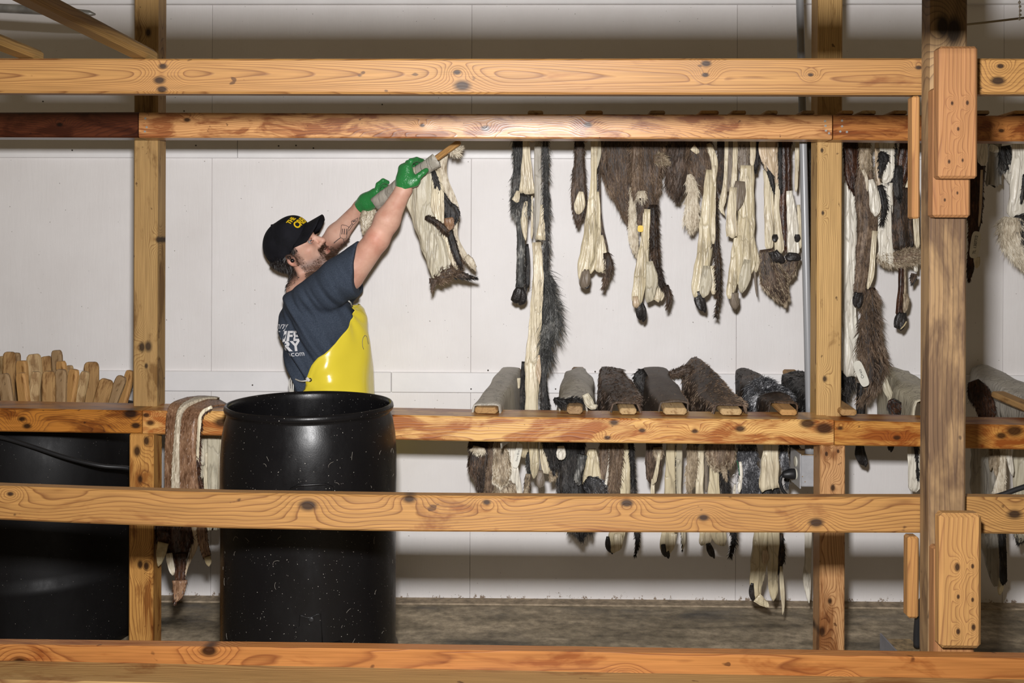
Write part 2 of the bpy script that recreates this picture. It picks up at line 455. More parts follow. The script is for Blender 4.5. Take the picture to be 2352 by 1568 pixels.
POSTU = dict(light=(0.50, 0.31, 0.11), dark=(0.16, 0.065, 0.015), rings=190, pith=(-0.02, 0.10), warp=0.012, stain=0.3, stain_col=(0.45, 0.36, 0.24), stain_scale=4, rough=0.55)
POSTL = dict(light=(0.52, 0.27, 0.075), dark=(0.16, 0.05, 0.012), rings=230, warp=0.015, stain=0.35, stain_col=(0.4, 0.25, 0.15), stain_scale=4, rough=0.45)
post(back, 'post', 306, 361, 600, 3.672, 0.089, P(330, 937, 3.672)[2] + 0.001, 3.1, dict(POSTU, seed=1.0, light=(0.40, 0.255, 0.10)), [(340, 795, 10), (326, 797, 9), (362, 550, 6), (336, 840, 5), (340, 75, 9)], label='grey brown square post rising from the left joint of the middle rail')
post(back, 'post', 296, 352, 1050, 3.575, 0.089, 0.0, P(330, 996, YB)[2] - 0.001, dict(POSTL, seed=2.4), [(315, 1036, 10), (336, 1012, 8), (322, 1100, 8), (336, 1300, 8), (322, 1296, 7)], label='orange lower post under the left rail joint')
post(back, 'post', 1877, 1934, 600, 3.672, 0.089, P(1905, 966, 3.672)[2] + 0.004, 3.1, dict(POSTU, seed=3.7, light=(0.57, 0.365, 0.145), rings=150, pith=(-0.03, -0.07), stain=0.12), [(1888, 345, 4), (1890, 489, 4), (1894, 870, 6)], label='pale yellow square post beside the grey conduit')
post(back, 'post', 1884, 1942, 1080, 3.575, 0.089, 0.0, P(1905, 1022, YB)[2] - 0.001, dict(POSTL, seed=4.2, light=(0.55, 0.31, 0.14), rings=260), [(1898, 1042, 4), (1913, 1120, 6), (1925, 1036, 3), (1888, 1450, 9), (1906, 1380, 6)], label='lower post under the right rail joint, dark below the front rail')
# the far supports outside the photograph
post(back, 'post', -330, -275, 600, 3.575, 0.089, 0.0, P(-330, 986, YB)[2] - 0.001, dict(POSTL, seed=5.5))
post(back, 'post', 2640, 2698, 600, 3.575, 0.089, 0.0, P(2690, 1036, YB)[2] - 0.001, dict(POSTL, seed=6.5))
# ---- front rack
front = thing('drying_rack', 'pale pine drying rack in the foreground with a thick post at right', 'rack', (0, YF, 0))
FR = dict(light=(0.285, 0.150, 0.043), dark=(0.085, 0.026, 0.006), rings=200, warp=0.01, rough=0.55, spec=0.35, stain=0.2, stain_col=(0.55, 0.36, 0.26))
beam(front, 'rail', YF, 0.04, [(-500, 132, 212), (0, 133, 213), (380, 134, 214.5), (1176, 134, 216), (1880, 133, 217), (2150, 133, 217.5)],
     dict(FR, seed=1.1, rings=420, warp=0.004, pith=(0.03, -0.01), wob=0.25, line=0.85, light=(0.272, 0.142, 0.044), second=(0.21, 0.095, 0.03)), [(374, 152, 8), (366, 184, 10), (372, 205, 8), (1050, 166, 7), (1062, 196, 15), (1622, 146, 8), (1620, 172, 6), (1862, 172, 5), (2110, 155, 6)], label='upper front rail with three dark knots')
beam(front, 'rail', YF, 0.04, [(2190, 133, 216), (2352, 134, 216), (2900, 134, 218)], dict(FR, seed=2.9, light=(0.34, 0.18, 0.055)), [(2298, 152, 7), (2292, 185, 12)])
beam(front, 'rail', YF, 0.04, [(-500, 1096, 1174), (0, 1116, 1194), (200, 1123, 1203), (520, 1132, 1214), (960, 1138.5, 1221.5), (1300, 1141, 1223), (1900, 1142, 1224), (2150, 1142, 1224.5)],
     dict(FR, seed=6.3, rings=150, warp=0.025, pith=(0.035, 0.03), wob=1.5, light=(0.30, 0.155, 0.046), dark=(0.088, 0.025, 0.005)), [(708, 1160, 15), (940, 1145, 13), (1118, 1153, 8), (1440, 1155, 10), (1616, 1188, 10), (1875, 1200, 12), (24, 1134, 7)], label='middle front rail with arched grain and round knots')
beam(front, 'rail', YF, 0.04, [(2190, 1141, 1225), (2352, 1143, 1227), (2900, 1150, 1234)], dict(FR, seed=8.1, light=(0.30, 0.16, 0.05)), [(2330, 1180, 14)])
m_ = beam(front, 'rail', 2.20, 0.04, [(-400, 1476, 1548), (0, 1481, 1553), (700, 1489, 1563), (1500, 1501, 1576), (2352, 1513, 1589), (2700, 1517, 1594)],
     dict(FR, seed=9.4, rings=120, warp=0.02, pith=(0.05, 0.02), light=(0.275, 0.115, 0.032), second=(0.24, 0.085, 0.022), dark=(0.09, 0.022, 0.006), rough=0.35), [(45, 1520, 16), (480, 1494, 13), (1438, 1553, 9), (1930, 1560, 7)], label='lowest front rail of reddish pine at the bottom edge')
beam(front, 'rail', 2.10, 0.15, [(-400, 1556, 1590), (0, 1562, 1598), (1500, 1592, 1630), (2700, 1612, 1650)], dict(FR, seed=10.4, light=(0.26, 0.16, 0.06)))
BP = dict(light=(0.245, 0.155, 0.075), dark=(0.10, 0.058, 0.033), rings=130, warp=0.02, pith=(-0.02, 0.02), stain=0.55, stain_col=(0.36, 0.32, 0.36), stain_scale=2.6, rough=0.65)
post(front, 'post', 2136, 2221, 750, 2.388, 0.062, 0.0, 3.1, dict(BP, seed=2.0, rings=95, wob=0.6), [(2190, 70, 22), (2165, 60, 20)], ch=0.006, label='thick weathered grey and brown front post')
def block(x0, x1, y0, y1, Y, depth, kw, knots=(), label=None, ch=0.006):
    return post(front, 'block', x0, x1, (y0 + y1) / 2, Y, depth, zpx(y1, Y) + 0.0, zpx(y0, Y), kw, knots, ch, label)
BK = dict(light=(0.275, 0.135, 0.055), dark=(0.135, 0.05, 0.022), rings=130, warp=0.012, pith=(0.05, 0.07), rough=0.5, line=0.7)
b1 = block(2145, 2231, 199, 496, 2.348, 0.04, dict(BK, seed=1.5), [(2199, 443, 3), (2170, 459, 3)], 'short pine block screwed behind the longer upper block')
b2 = block(2158, 2247, 105, 407, 2.308, 0.04, dict(BK, seed=2.6), [(2187, 237, 4), (2222, 236, 4), (2201, 296, 4), (2180, 371, 3.5), (2211, 368, 3.5)], 'pale pine block on the front of the upper post')
b3 = block(2147, 2240, 1250, 1560, 2.348, 0.04, dict(BK, seed=3.5), label='pine block behind the lower front block')
b4 = block(2160, 2257, 1172, 1481, 2.308, 0.04, dict(BK, seed=4.4, light=(0.34, 0.185, 0.065)), [(2199, 1302, 7), (2234, 1300, 4), (2201, 1370, 3.5), (2234, 1377, 3.5), (2201, 1450, 5), (2236, 1440, 5)], 'pale pine block on the front of the lower post', 0.01)
post(front, 'block', 2096, 2114, 350, 2.46, 0.035, zpx(499, 2.46), zpx(217.5, 2.46) - 0.001, dict(BK, seed=5.5, light=(0.33, 0.17, 0.06)), label='narrow support block under the upper front rail')
post(front, 'block', 2086, 2112, 1320, 2.46, 0.035, zpx(1412, 2.46), zpx(1224.5, 2.46) - 0.001, dict(BK, seed=6.1, light=(0.33, 0.17, 0.055)), label='narrow support block under the middle front rail')
# posts and near rail standing outside the photograph carry the rails
post(front, 'post', -520, -440, 750, 2.50, 0.062, 0.0, 2.25, dict(BP, seed=3.0))
post(front, 'post', 2800, 2880, 750, 2.50, 0.062, 0.0, 2.25, dict(BP, seed=4.0))
zr = P(1176, 133.5, YF)[2]
near = MB().box((-2.3, 1.47, zr - 0.088), (2.3, 1.51, zr), 0.004)
mnear = wood('wood_near_rail', axis='X', **dict(FR, seed=12.0, light=(0.16, 0.08, 0.03)))
near.build('rail', mnear, front, smooth=False, label='near upper rail above the photograph')
for xx in (-2.2, 2.2):
    MB().box((xx - 0.045, 1.51, 0), (xx + 0.045, 1.57, 2.3), 0.005).build('post', mnear, front, smooth=False)
for xx in (-1.75, 1.75):
    MB().box((xx - 0.045, 2.14, 0), (xx + 0.045, 2.2, P(1176, 1605, 2.1)[2] - 0.001), 0.005).build('leg', mnear, front, smooth=False)

# ================================================================== loose sticks on the front rack
M_ST = [wood('stick_wood_%d' % i, axis='X', light=l, dark=d, rings=330, warp=0.01, pith=(0.01, 0.03), rough=0.7, seed=i * 1.9, wob=0.7, stain=0.3, stain_col=(0.5, 0.4, 0.3), stain_scale=7) for i, (l, d) in enumerate([
    ((0.52, 0.37, 0.19), (0.22, 0.11, 0.04)), ((0.44, 0.27, 0.11), (0.17, 0.07, 0.02)), ((0.36, 0.24, 0.125), (0.14, 0.075, 0.03)), ((0.52, 0.30, 0.11), (0.24, 0.09, 0.02))])]
M_STN = wood('stick_wood_near', axis='X', light=(0.27, 0.165, 0.055), dark=(0.13, 0.06, 0.016), rings=250, rough=0.6, seed=3.3)
M_END = plain('worn_end_grain', (0.45, 0.34, 0.21), 0.9, 0.1, nscale=60, namt=0.3, bump=0.8, bscale=90)
def stick_mesh(L, w, h, rnd):
    """board along local X with worn rounded ends; returns verts, faces"""
    rows = []
    for t in (0, 0.25, 0.6, 1.0):
        a = t * math.pi / 2; rows.append((-L / 2 + rnd * (1 - math.cos(a)), 0.50 + 0.50 * math.sin(a)))
    rows += [(-x, s) for x, s in rows[::-1]]
    V = []; Fc = []
    for (x, s) in rows:
        c = min(w, h) * 0.28
        for (u, v) in oct_section(w / 2 * s, h / 2 * (0.6 + 0.4 * s), c * s): V.append((x, u, v))
    n = len(rows)
    for i in range(n - 1):
        for j in range(8): Fc.append([i * 8 + j, (i + 1) * 8 + j, (i + 1) * 8 + (j + 1) % 8, i * 8 + (j + 1) % 8])
    Fc.append(list(range(8))); Fc.append([(n - 1) * 8 + j for j in range(8)][::-1])
    return np.array(V), Fc
def stick(label, a, b, w, h, mat, group=None, roll=0.0, rnd=0.014):
    """a wooden stick from a to b; w across, h thick"""
    a, b = np.array(a, float), np.array(b, float)
    L = np.linalg.norm(b - a)
    V, Fc = stick_mesh(L, w, h, rnd)
    o = obj('stick', V, Fc, mat, None, (0, 0, 0), smooth=False)
    d = Vector((b - a) / L)
    q = d.to_track_quat('X', 'Z').to_matrix().to_4x4() @ Matrix.Rotation(roll, 4, 'X')
    o.matrix_world = Matrix.Translation(V3((a + b) / 2)) @ q
    WL[o.name] = (a + b) / 2
    tag(o, label, 'stick', group)
    return o
x1 = P(333, 130, 2.5)[0]
stick('long pale stick lying on the upper front rail, passing the left post', (x1, 1.44, zr + 0.0165), (x1, 2.53, zr + 0.0165), 0.05, 0.032, M_STN, 'sticks across the front rack')
x2 = P(78, 128, 2.5)[0]
stick('pale stick lying on the upper front rail in the far left corner', (x2, 1.44, zr + 0.0135), (x2, 2.51, zr + 0.0135), 0.052, 0.026, M_STN, 'sticks across the front rack')

# flat bar hanging in the upper left, wire in the upper right
M_GALV = plain('dull_galvanised_metal', (0.35, 0.35, 0.34), 0.45, 0.5, 0.6, nscale=18, namt=0.35)
V, Fc = tube([P(-260, 12, 3.4), P(0, 19, 3.4), P(150, 27, 3.4), P(205, 31, 3.4), P(219, 33, 3.4)], [0.016, 0.016, 0.015, 0.011, 0.003], 12)
bar = obj('metal_bar', V, Fc, M_GALV); tag(bar, 'dull grey metal bar with rounded end high in the left corner', 'metal bar')
V, Fc = tube([P(-200, 12, 3.4), P(-200, 12, 3.4) + np.array([0, 0, 0.7])], 0.004, 6); obj('hanger', V, Fc, M_GALV, bar)
V, Fc = tube([P(2170, 62, 3.0), P(2260, 52, 3.0), P(2352, 41, 3.0), P(2600, 18, 3.0)], 0.0035, 6)
wr = obj('tension_wire', V, Fc, plain('old_wire', (0.30, 0.25, 0.17), 0.5, 0.5, 0.5)); tag(wr, 'thin brown wire stretched across the upper right corner', 'wire')
ch = thing('bead_chain', 'small bead pull chain hanging in the upper right corner', 'chain', P(2344, 44, 2.98))
M_CHROME = plain('bright_steel', (0.7, 0.7, 0.7), 0.2, 0.5, 1.0)
bm = bmesh.new(); bmesh.ops.create_icosphere(bm, subdivisions=2, radius=0.0042); BV = np.array([v.co[:] for v in bm.verts]); BF = [[v.index for v in f.verts] for f in bm.faces]; bm.free()
first = None
for k in range(26):
    c = P(2342 + 1.5 * math.sin(k * 0.9), 44, 2.98) + np.array([0, 0, k * 0.0125])
    if first is None: first = obj('bead', BV + c, BF, M_CHROME, ch, c)
    else: share(first, 'bead', c, ch)
V, Fc = tube([P(2342, 44, 2.98), P(2342, 44, 2.98) + np.array([0, 0, 0.36])], 0.0012, 5); obj('cord', V, Fc, M_CHROME, ch)

# ================================================================== conduit and outlet box
M_PVC = plain('grey_plastic_conduit', (0.25, 0.255, 0.265), 0.3, 0.5)
M_BOX = plain('grey_outlet_box', (0.33, 0.33, 0.34), 0.45, 0.4, nscale=25, namt=0.12)
M_RUST = plain('rusty_sheet', (0.25, 0.15, 0.06), 0.85, nscale=40, namt=0.6)
M_BLK = plain('black_rubber', (0.012, 0.012, 0.013), 0.45, 0.4)
M_CER = plain('cream_receptacle', (0.55, 0.53, 0.44), 0.4)
M_SCRATCH = plain('scuff', (0.06, 0.055, 0.05), 0.8)
YP = 3.80
eb = thing('electrical_conduit', 'grey plastic conduit running down to an outlet box beside the right post', 'conduit', P(1858, 1120, YP))
pa, pb = P(1834, -140, YP), P(1861, 1040, YP)
V, Fc = tube([pa + (pb - pa) * t for t in np.linspace(0, 1, 12)], 0.0142, 20)
cd = obj('conduit', V, Fc, M_PVC, eb)
for t in (0.02,):
    q = pa + (pb - pa) * t
    V, Fc = tube([q - (pb - pa) * 0.012, q + (pb - pa) * 0.012], 0.018, 20); obj('coupling', V, Fc, M_PVC, cd)
lo, hi = P(1840, 1118, YP - 0.03), P(1874, 1046, YP - 0.03)
MB().box((lo[0], YP - 0.03, lo[2]), (hi[0], YP + 0.09, hi[2]), 0.004).build('box', M_BOX, eb, smooth=False)
MB().box((lo[0] + 0.004, YP - 0.026, hi[2]), (hi[0] - 0.002, YP + 0.085, hi[2] + 0.002), 0.0).build('rusty_top', M_RUST, eb, smooth=False)
cp = MB().box((lo[0] - 0.006, YP - 0.034, lo[2] - 0.006), (lo[0] - 0.001, YP + 0.10, hi[2] + 0.006), 0.001).build('cover_plate', M_BOX, eb, smooth=False)
for k in range(2):
    zc = lo[2] + (hi[2] - lo[2]) * (0.32 + 0.4 * k)
    V, Fc = lathe([(0.021, 0), (0.021, 0.004), (0.014, 0.0045)], (0, 0, 0), 20, True)
    V = np.array(V)[:, [2, 1, 0]] * np.array([-1, 1, 1]) + np.array([lo[0] - 0.006, YP + 0.02, zc])
    obj('receptacle', V, Fc, M_CER, cp)
V, Fc = tube([pb + np.array([0, 0, -0.004]), pb + np.array([0, 0, 0.035])], 0.02, 18); obj('connector', V, Fc, M_PVC, eb)
for (x, y) in ((1843, 1094), (1849, 1106)):
    V, Fc = lathe([(0.002, 0), (0.002, 0.001)], (0, 0, 0), 8, True); V = np.array(V)[:, [0, 2, 1]] * np.array([1, -1, 1]) + P(x, y, YP - 0.03); obj('pit', V, Fc, M_RUST, eb)
pc = thing('power_cord', 'black plug and cord fitted into the grey outlet box', 'power cord', P(1800, 1090, YP))
zc = lo[2] + (hi[2] - lo[2]) * 0.32
p0 = np.array([lo[0] - 0.010, YP + 0.02, zc])
V, Fc = tube([p0, p0 + [-0.012, 0, 0], p0 + [-0.022, -0.002, 0], p0 + [-0.045, -0.004, -0.002], p0 + [-0.05, -0.004, -0.002]], [0.02, 0.021, 0.019, 0.013, 0.008], 16); obj('plug', V, Fc, M_BLK, pc)
q = p0 + np.array([-0.046, -0.004, -0.002])
pts = cr([q, q + [-0.012, 0, -0.02], q + [-0.004, 0, -0.055], q + [0.03, 0.0, -0.09], q + [0.09, 0.01, -0.115], q + [0.20, 0.03, -0.14], q + [0.24, 0.06, -0.3], q + [0.24, 0.06, -q[2] + 0.012]], 40)
V, Fc = tube(pts, 0.0065, 10); obj('cord', V, Fc, M_BLK, pc)
# hose and steel box at the foot of the thick post
wb = thing('floor_box', 'small rusty topped steel box at the foot of the thick front post', 'metal box', P(2095, 1500, 2.5))
a = P(2058, 1512, 2.56); zt = P(2090, 1476, 2.56)[2]
bx0, bx1 = P(2062, 1480, 2.5)[0], P(2130, 1480, 2.5)[0]
M_STEEL = plain('grey_steel', (0.14, 0.14, 0.155), 0.4, 0.5, 0.3, nscale=15, namt=0.2)
MB().box((bx0, 2.47, zt - 0.15), (bx1, 2.60, zt - 0.012), 0.003).build('box', M_STEEL, wb, smooth=False)
MB().box((bx0, 2.46, zt - 0.012), (bx1, 2.61, zt - 0.009), 0.001).build('rusty_lid', plain('rusty_lid', (0.13, 0.09, 0.045), 0.85, nscale=45, namt=0.7), wb, smooth=False)
MB().box((bx0 - 0.004, 2.455, zt - 0.15), (bx0, 2.615, zt + 0.004), 0.001).build('side_plate', M_STEEL, wb, smooth=False)
for q in ((bx0 + 0.01, 2.5), (bx1 - 0.03, 2.58)):
    V, Fc = tube([(q[0], q[1], 0), (q[0], q[1], zt - 0.149)], 0.008, 10); obj('leg', V, Fc, M_STEEL, wb)
hz = thing('rubber_hose', 'thick black rubber hose curling down the side of the front post', 'hose', P(2106, 1478, 2.53))
pts = cr([P(2135, 1364, 2.445), P(2126, 1370, 2.45), P(2116, 1385, 2.47), P(2109, 1420, 2.5), P(2106, 1455, 2.52), P(2106, 1484, 2.53)], 30)
V, Fc = tube(pts, 0.0085, 14); obj('hose', V, Fc, M_BLK, hz)
pts = cr([P(2222, 1150, 2.9), P(2290, 1139, 2.9), P(2352, 1118, 2.9), P(2480, 1080, 2.9), P(2560, 1100, 2.9)], 24)
pts = np.vstack([pts, [[pts[-1][0] + 0.05, 2.9, 0.6], [pts[-1][0] + 0.06, 2.9, 0.012]]])
V, Fc = tube(pts, 0.0075, 10); hb = obj('black_cable', V, Fc, M_BLK); tag(hb, 'black cable crossing behind the middle front rail at far right', 'cable')

# ================================================================== drums
def t_drum(name, k=0.0, spots=0.72):
    t = NT(name)
    v = t.obj()
    a = t.noise(v, 230.0, 1, 0.5)
    g = t.noise(v, 5.0, 3, 0.6)
    sp = t.math('ADD', a, t.math('MULTIPLY', g, 0.10))
    m = t.ramp(sp, [(spots + 0.095, 0.0), (spots + 0.115, 1.0)])
    col = t.mix(m, (0.0045, 0.0042, 0.0046), (0.40, 0.37, 0.33))
    r = t.ramp(t.noise(t.scale(v, (1, 1, 0.5)), 14.0, 5, 0.7), [(0.3, 0.22 + k), (0.7, 0.42 + k)])
    t.bump(t.noise(v, 260.0, 2, 0.6), 0.10, 0.002)
    return t.out(col, r, 0.22)
M_DRUM = t_drum('black_drum_plastic')
M_DRUM2 = t_drum('black_drum_plastic_dusty', 0.22, spots=0.74)
M_HAIRW = plain('stray_hair', (0.30, 0.27, 0.23), 0.6)
def drum(label, c, R, H, mat, marks=True):
    d = thing('plastic_drum', label, 'drum', (c[0], c[1], 0))
    prof = [(R * 0.90, 0.0), (R * 0.965, 0.008), (R * 0.99, 0.03), (R * 1.0, 0.06), (R * 1.0, 0.26), (R * 1.015, 0.275), (R * 1.015, 0.30), (R * 0.99, 0.315),
            (R * 0.985, 0.34), (R * 0.985, H - 0.30), (R * 0.99, H - 0.24), (R * 0.988, H - 0.16), (R * 0.972, H - 0.10), (R * 0.945, H - 0.055), (R * 0.918, H - 0.032), (R * 0.915, H - 0.026),
            (R * 0.945, H - 0.022), (R * 0.955, H - 0.014), (R * 0.95, H - 0.005), (R * 0.935, H), (R * 0.915, H - 0.002), (R * 0.905, H - 0.012), (R * 0.90, H - 0.03), (R * 0.93, H - 0.10),
            (R * 0.968, H - 0.20), (R * 0.968, 0.30), (R * 0.96, 0.05), (R * 0.85, 0.035)]
    V, Fc = lathe(prof, (c[0], c[1], 0), 96, True)
    obj('body', V, Fc, mat, d, (c[0], c[1], 0))
    if marks:
        def ring(ang, w, z0, h, rr, name):
            pts = []
            for (u, v) in [(-1, -1), (1, -1), (1, 1), (-1, 1)]: pts.append((u, v))
            seq = []
            cs = 0.18
            for (u0, v0), (u1, v1) in zip(pts, pts[1:] + pts[:1]):
                for s in np.linspace(cs, 1 - cs, 8): seq.append((u0 + (u1 - u0) * s, v0 + (v1 - v0) * s))
            seq.append(seq[0])
            q = []
            for (u, v) in seq:
                a = ang + u * w / R / 2; z = z0 + v * h / 2
                q.append((c[0] + (R * rr) * math.sin(a), c[1] - (R * rr) * math.cos(a), z))
            V, Fc = tube(q, 0.0036, 6, False); obj(name, V, Fc, mat, d)
        va = math.atan2(-c[0], c[1]) 
        ring(va + 0.02, 0.125, H - 0.235, 0.062, 0.9905, 'embossed_panel')
        ring(va + 0.0, 0.055, H - 0.312, 0.03, 0.9885, 'embossed_panel')
        # moulded hollow with shelf lower down
        q = []
        for s in np.linspace(-0.28, 0.36, 26):
            a = va + s; zz = 0.40 - 0.012 * math.cos((s + 0.28) / 0.64 * math.pi)
            q.append((c[0] + R * 0.986 * math.sin(a), c[1] - R * 0.986 * math.cos(a), zz))
        V, Fc = tube(q, [0.002] + [0.0075] * 24 + [0.002], 8); obj('moulded_ridge', V, Fc, mat, d)
        q = []
        for s in np.linspace(0, 1, 30):
            u = -0.16 + 0.30 * s; v = 0.47 + (0.035 if 0.2 < s < 0.95 else 0.0) - (0.05 if s > 0.97 else 0) + 0.004 * math.sin(9 * s)
            a = va + u; q.append((c[0] + R * 0.9865 * math.sin(a), c[1] - R * 0.9865 * math.cos(a), v))
        V, Fc = tube(q, 0.0014, 5); obj('mould_line', V, Fc, mat, d)
        a = va + 0.02; cc = np.array([c[0] + R * 0.986 * math.sin(a), c[1] - R * 0.986 * math.cos(a), 0.495])
        V, Fc = lathe([(0.009, 0), (0.009, 0.002), (0.004, 0.003)], (0, 0, 0), 14, True)
        V = np.array(V)[:, [0, 2, 1]] * np.array([1, -1, 1]) + cc; obj('vent_plug', V, Fc, M_BLK, d)
        r_ = random.Random(5); hm = MB()
        for k in range(55):
            a = va + r_.uniform(-1.2, 1.2); z = r_.uniform(0.15, H - 0.12); L = r_.uniform(0.006, 0.026); da = r_.uniform(-1, 1); q = []
            bend = r_.uniform(-1.5, 1.5)
            for s in np.linspace(0, 1, 6):
                aa = a + math.sin(da + bend * s) * L * s / R; z2 = z + math.cos(da + bend * s) * L * s
                q.append((c[0] + R * 1.002 * math.sin(aa), c[1] - R * 1.002 * math.cos(aa), z2))
            hm.tube(q, 0.00035, 4)
        hm.build('stray_hair', M_HAIRW, d, kind='stuff')
    return d
YD = 3.255
cD = P(712, 900, YD)
zr_ = P(712, 897, YD + 0.27)[2]
drum('open black plastic drum standing in front of the middle rail beside the man', (cD[0], YD), 0.286, zr_, M_DRUM)
cB = np.array([-2.02, 4.155, 0.0])
drum('large black plastic tub full of sticks behind the left post', (cB[0], cB[1]), 0.395, 0.925, M_DRUM2, False)
pts = cr([P(-80, 995, 3.752), P(0, 1004, 3.748), P(70, 1024, 3.747), P(150, 1050, 3.747), P(230, 1069, 3.752), P(300, 1076, 3.80), P(335, 1100, 3.85), P(338, 1200, 3.85), P(338, 1400, 3.85)], 40)
pts = np.vstack([pts, [[pts[-1][0], 3.85, 0.012]]])
V, Fc = tube(pts, 0.008, 10); hs = obj('black_hose', V, Fc, M_BLK); tag(hs, 'black hose sagging across the drum behind the left post', 'hose')
# sticks standing in the drum behind the rail
BS = [(4, 818, 30, -3), (22, 808, 28, 2), (38, 810, 20, 4), (50, 828, 30, -2), (77, 813, 32, -4), (105, 818, 26, -7), (130, 804, 25, -3), (140, 829, 26, -5), (160, 839, 18, 2), (210, 831, 33, 0),
      (8, 858, 30, -8), (49, 856, 30, -6), (83, 853, 24, 5), (112, 852, 30, 0), (141, 848, 28, 2), (171, 848, 28, 8), (196, 853, 22, 12), (246, 871, 34, 16), (281, 864, 26, 22), (300, 851, 24, 14)]
YS = [4.20, 4.17, 4.27, 4.12, 4.21, 4.28, 4.19, 4.10, 4.30, 4.24, 3.90, 3.87, 3.93, 3.88, 3.94, 3.97, 4.00, 4.06, 4.09, 4.15]
for i, (x, y, w, lean) in enumerate(BS):
    yy = YS[i]
    top = P(x, y, yy)
    zb = 0.06
    bot = np.array([top[0] - (top[2] - zb) * math.tan(math.radians(lean)), yy + 0.02, zb])
    ax, ay = bot[0] - cB[0], bot[1] - cB[1]
    rr = math.hypot(ax, ay)
    if rr > 0.31: bot[0] = cB[0] + ax * 0.31 / rr; bot[1] = cB[1] + ay * 0.31 / rr
    desc = {0: 'stick cut by the left edge of the photo', 1: 'tall stick second from the left edge', 6: 'tallest stick of the back row', 8: 'short orange stick peeking out at the back', 9: 'tall straight stick standing apart at right',
            17: 'broad leaning stick with orange face', 18: 'strongly leaning stick near the left post', 19: 'leaning stick touching the left post', 16: 'leaning stick with two dark knots', 12: 'narrow stick turned edge on'}.get(i)
    pos = ['first', 'second', 'third', 'fourth', 'fifth', 'sixth', 'seventh', 'eighth', 'ninth', 'tenth'][i % 10]
    lab = (desc + ', in the black tub') if desc else 'worn pine stick, %s from left in the %s row of the tub' % (pos, 'back' if i < 10 else 'front')
    o = stick(lab, bot, top, w / S(yy), 0.024, M_ST[i % 4], 'wooden sticks standing in the tub', 0.0, 0.024)
    d = Vector((top - bot).tolist()).normalized()
    side = d.cross(Vector((0, 1, 0))).normalized()
    tw = math.radians(((i * 37) % 50) - 25)
    o.matrix_world = Matrix.Translation(V3((top + bot) / 2)) @ Matrix((d, side, d.cross(side))).transposed().to_4x4() @ Matrix.Rotation(tw, 4, 'X')

# ================================================================== hides
CRM = hide_skin('cream_rawhide', (0.70, 0.62, 0.45), (0.52, 0.44, 0.30), (0.34, 0.26, 0.16), seed=1.0)
CR2 = hide_skin('yellow_cream_rawhide', (0.63, 0.55, 0.37), (0.47, 0.39, 0.25), (0.25, 0.20, 0.13), seed=3.0, amt=0.65)
WHT = hide_skin('white_skin', (0.74, 0.70, 0.60), (0.60, 0.54, 0.44), (0.42, 0.36, 0.28), seed=5.0, amt=0.45)
GRS = hide_skin('grey_skin', (0.42, 0.39, 0.33), (0.33, 0.30, 0.25), (0.22, 0.20, 0.17), seed=7.0, rough=0.5)
GRN = hide_skin('grey_green_skin', (0.52, 0.47, 0.35), (0.40, 0.36, 0.26), (0.26, 0.22, 0.16), seed=8.0, amt=0.65, rough=0.45)
BRS = hide_skin('grey_brown_skin', (0.20, 0.16, 0.12), (0.13, 0.10, 0.075), (0.30, 0.25, 0.18), seed=9.0, rough=0.5)
PNK = hide_skin('tan_skin', (0.55, 0.42, 0.28), (0.62, 0.50, 0.34), (0.30, 0.20, 0.12), seed=11.0)
FBR = fur_mat('dark_brown_fur', (0.012, 0.008, 0.006), (0.062, 0.040, 0.027), (0.17, 0.115, 0.08))
FBM = fur_mat('mid_brown_fur', (0.035, 0.022, 0.014), (0.13, 0.086, 0.055), (0.30, 0.215, 0.145))
FBK = fur_mat('black_fur', (0.0025, 0.0025, 0.0025), (0.014, 0.012, 0.011), (0.07, 0.06, 0.052))
FBB = fur_mat('black_brown_fur', (0.006, 0.004, 0.003), (0.030, 0.018, 0.011), (0.12, 0.07, 0.04))
FGY = fur_mat('grey_black_fur', (0.010, 0.010, 0.010), (0.07, 0.07, 0.066), (0.38, 0.37, 0.34))
FSP = fur_mat('salt_pepper_fur', (0.006, 0.006, 0.007), (0.05, 0.05, 0.055), (0.70, 0.70, 0.72), scl=20)
FLT = fur_mat('cream_fur', (0.26, 0.20, 0.13), (0.58, 0.51, 0.39), (0.78, 0.73, 0.62))
FTN = fur_mat('tan_fur', (0.09, 0.066, 0.044), (0.28, 0.215, 0.14), (0.58, 0.49, 0.36))
FRD = fur_mat('red_brown_fur', (0.08, 0.035, 0.016), (0.25, 0.14, 0.08), (0.46, 0.31, 0.20), rough=0.4)
FMH = fur_mat('dark_mahogany_fur', (0.005, 0.003, 0.002), (0.040, 0.015, 0.007), (0.12, 0.055, 0.03), rough=0.4)
HOOF = plain('hoof_horn', (0.022, 0.019, 0.018), 0.42, 0.4, nscale=45, namt=0.8, bump=0.9, bscale=70)
HORN = plain('pale_horn', (0.42, 0.34, 0.20), 0.45, 0.4, nscale=30, namt=0.4)
TAGP = plain('paper_tag', (0.66, 0.64, 0.56), 0.6, 0.3, nscale=20, namt=0.1)
TAGY = plain('yellow_plastic_tag', (0.75, 0.50, 0.02), 0.4)
INK = plain('ink', (0.02, 0.02, 0.025), 0.7)

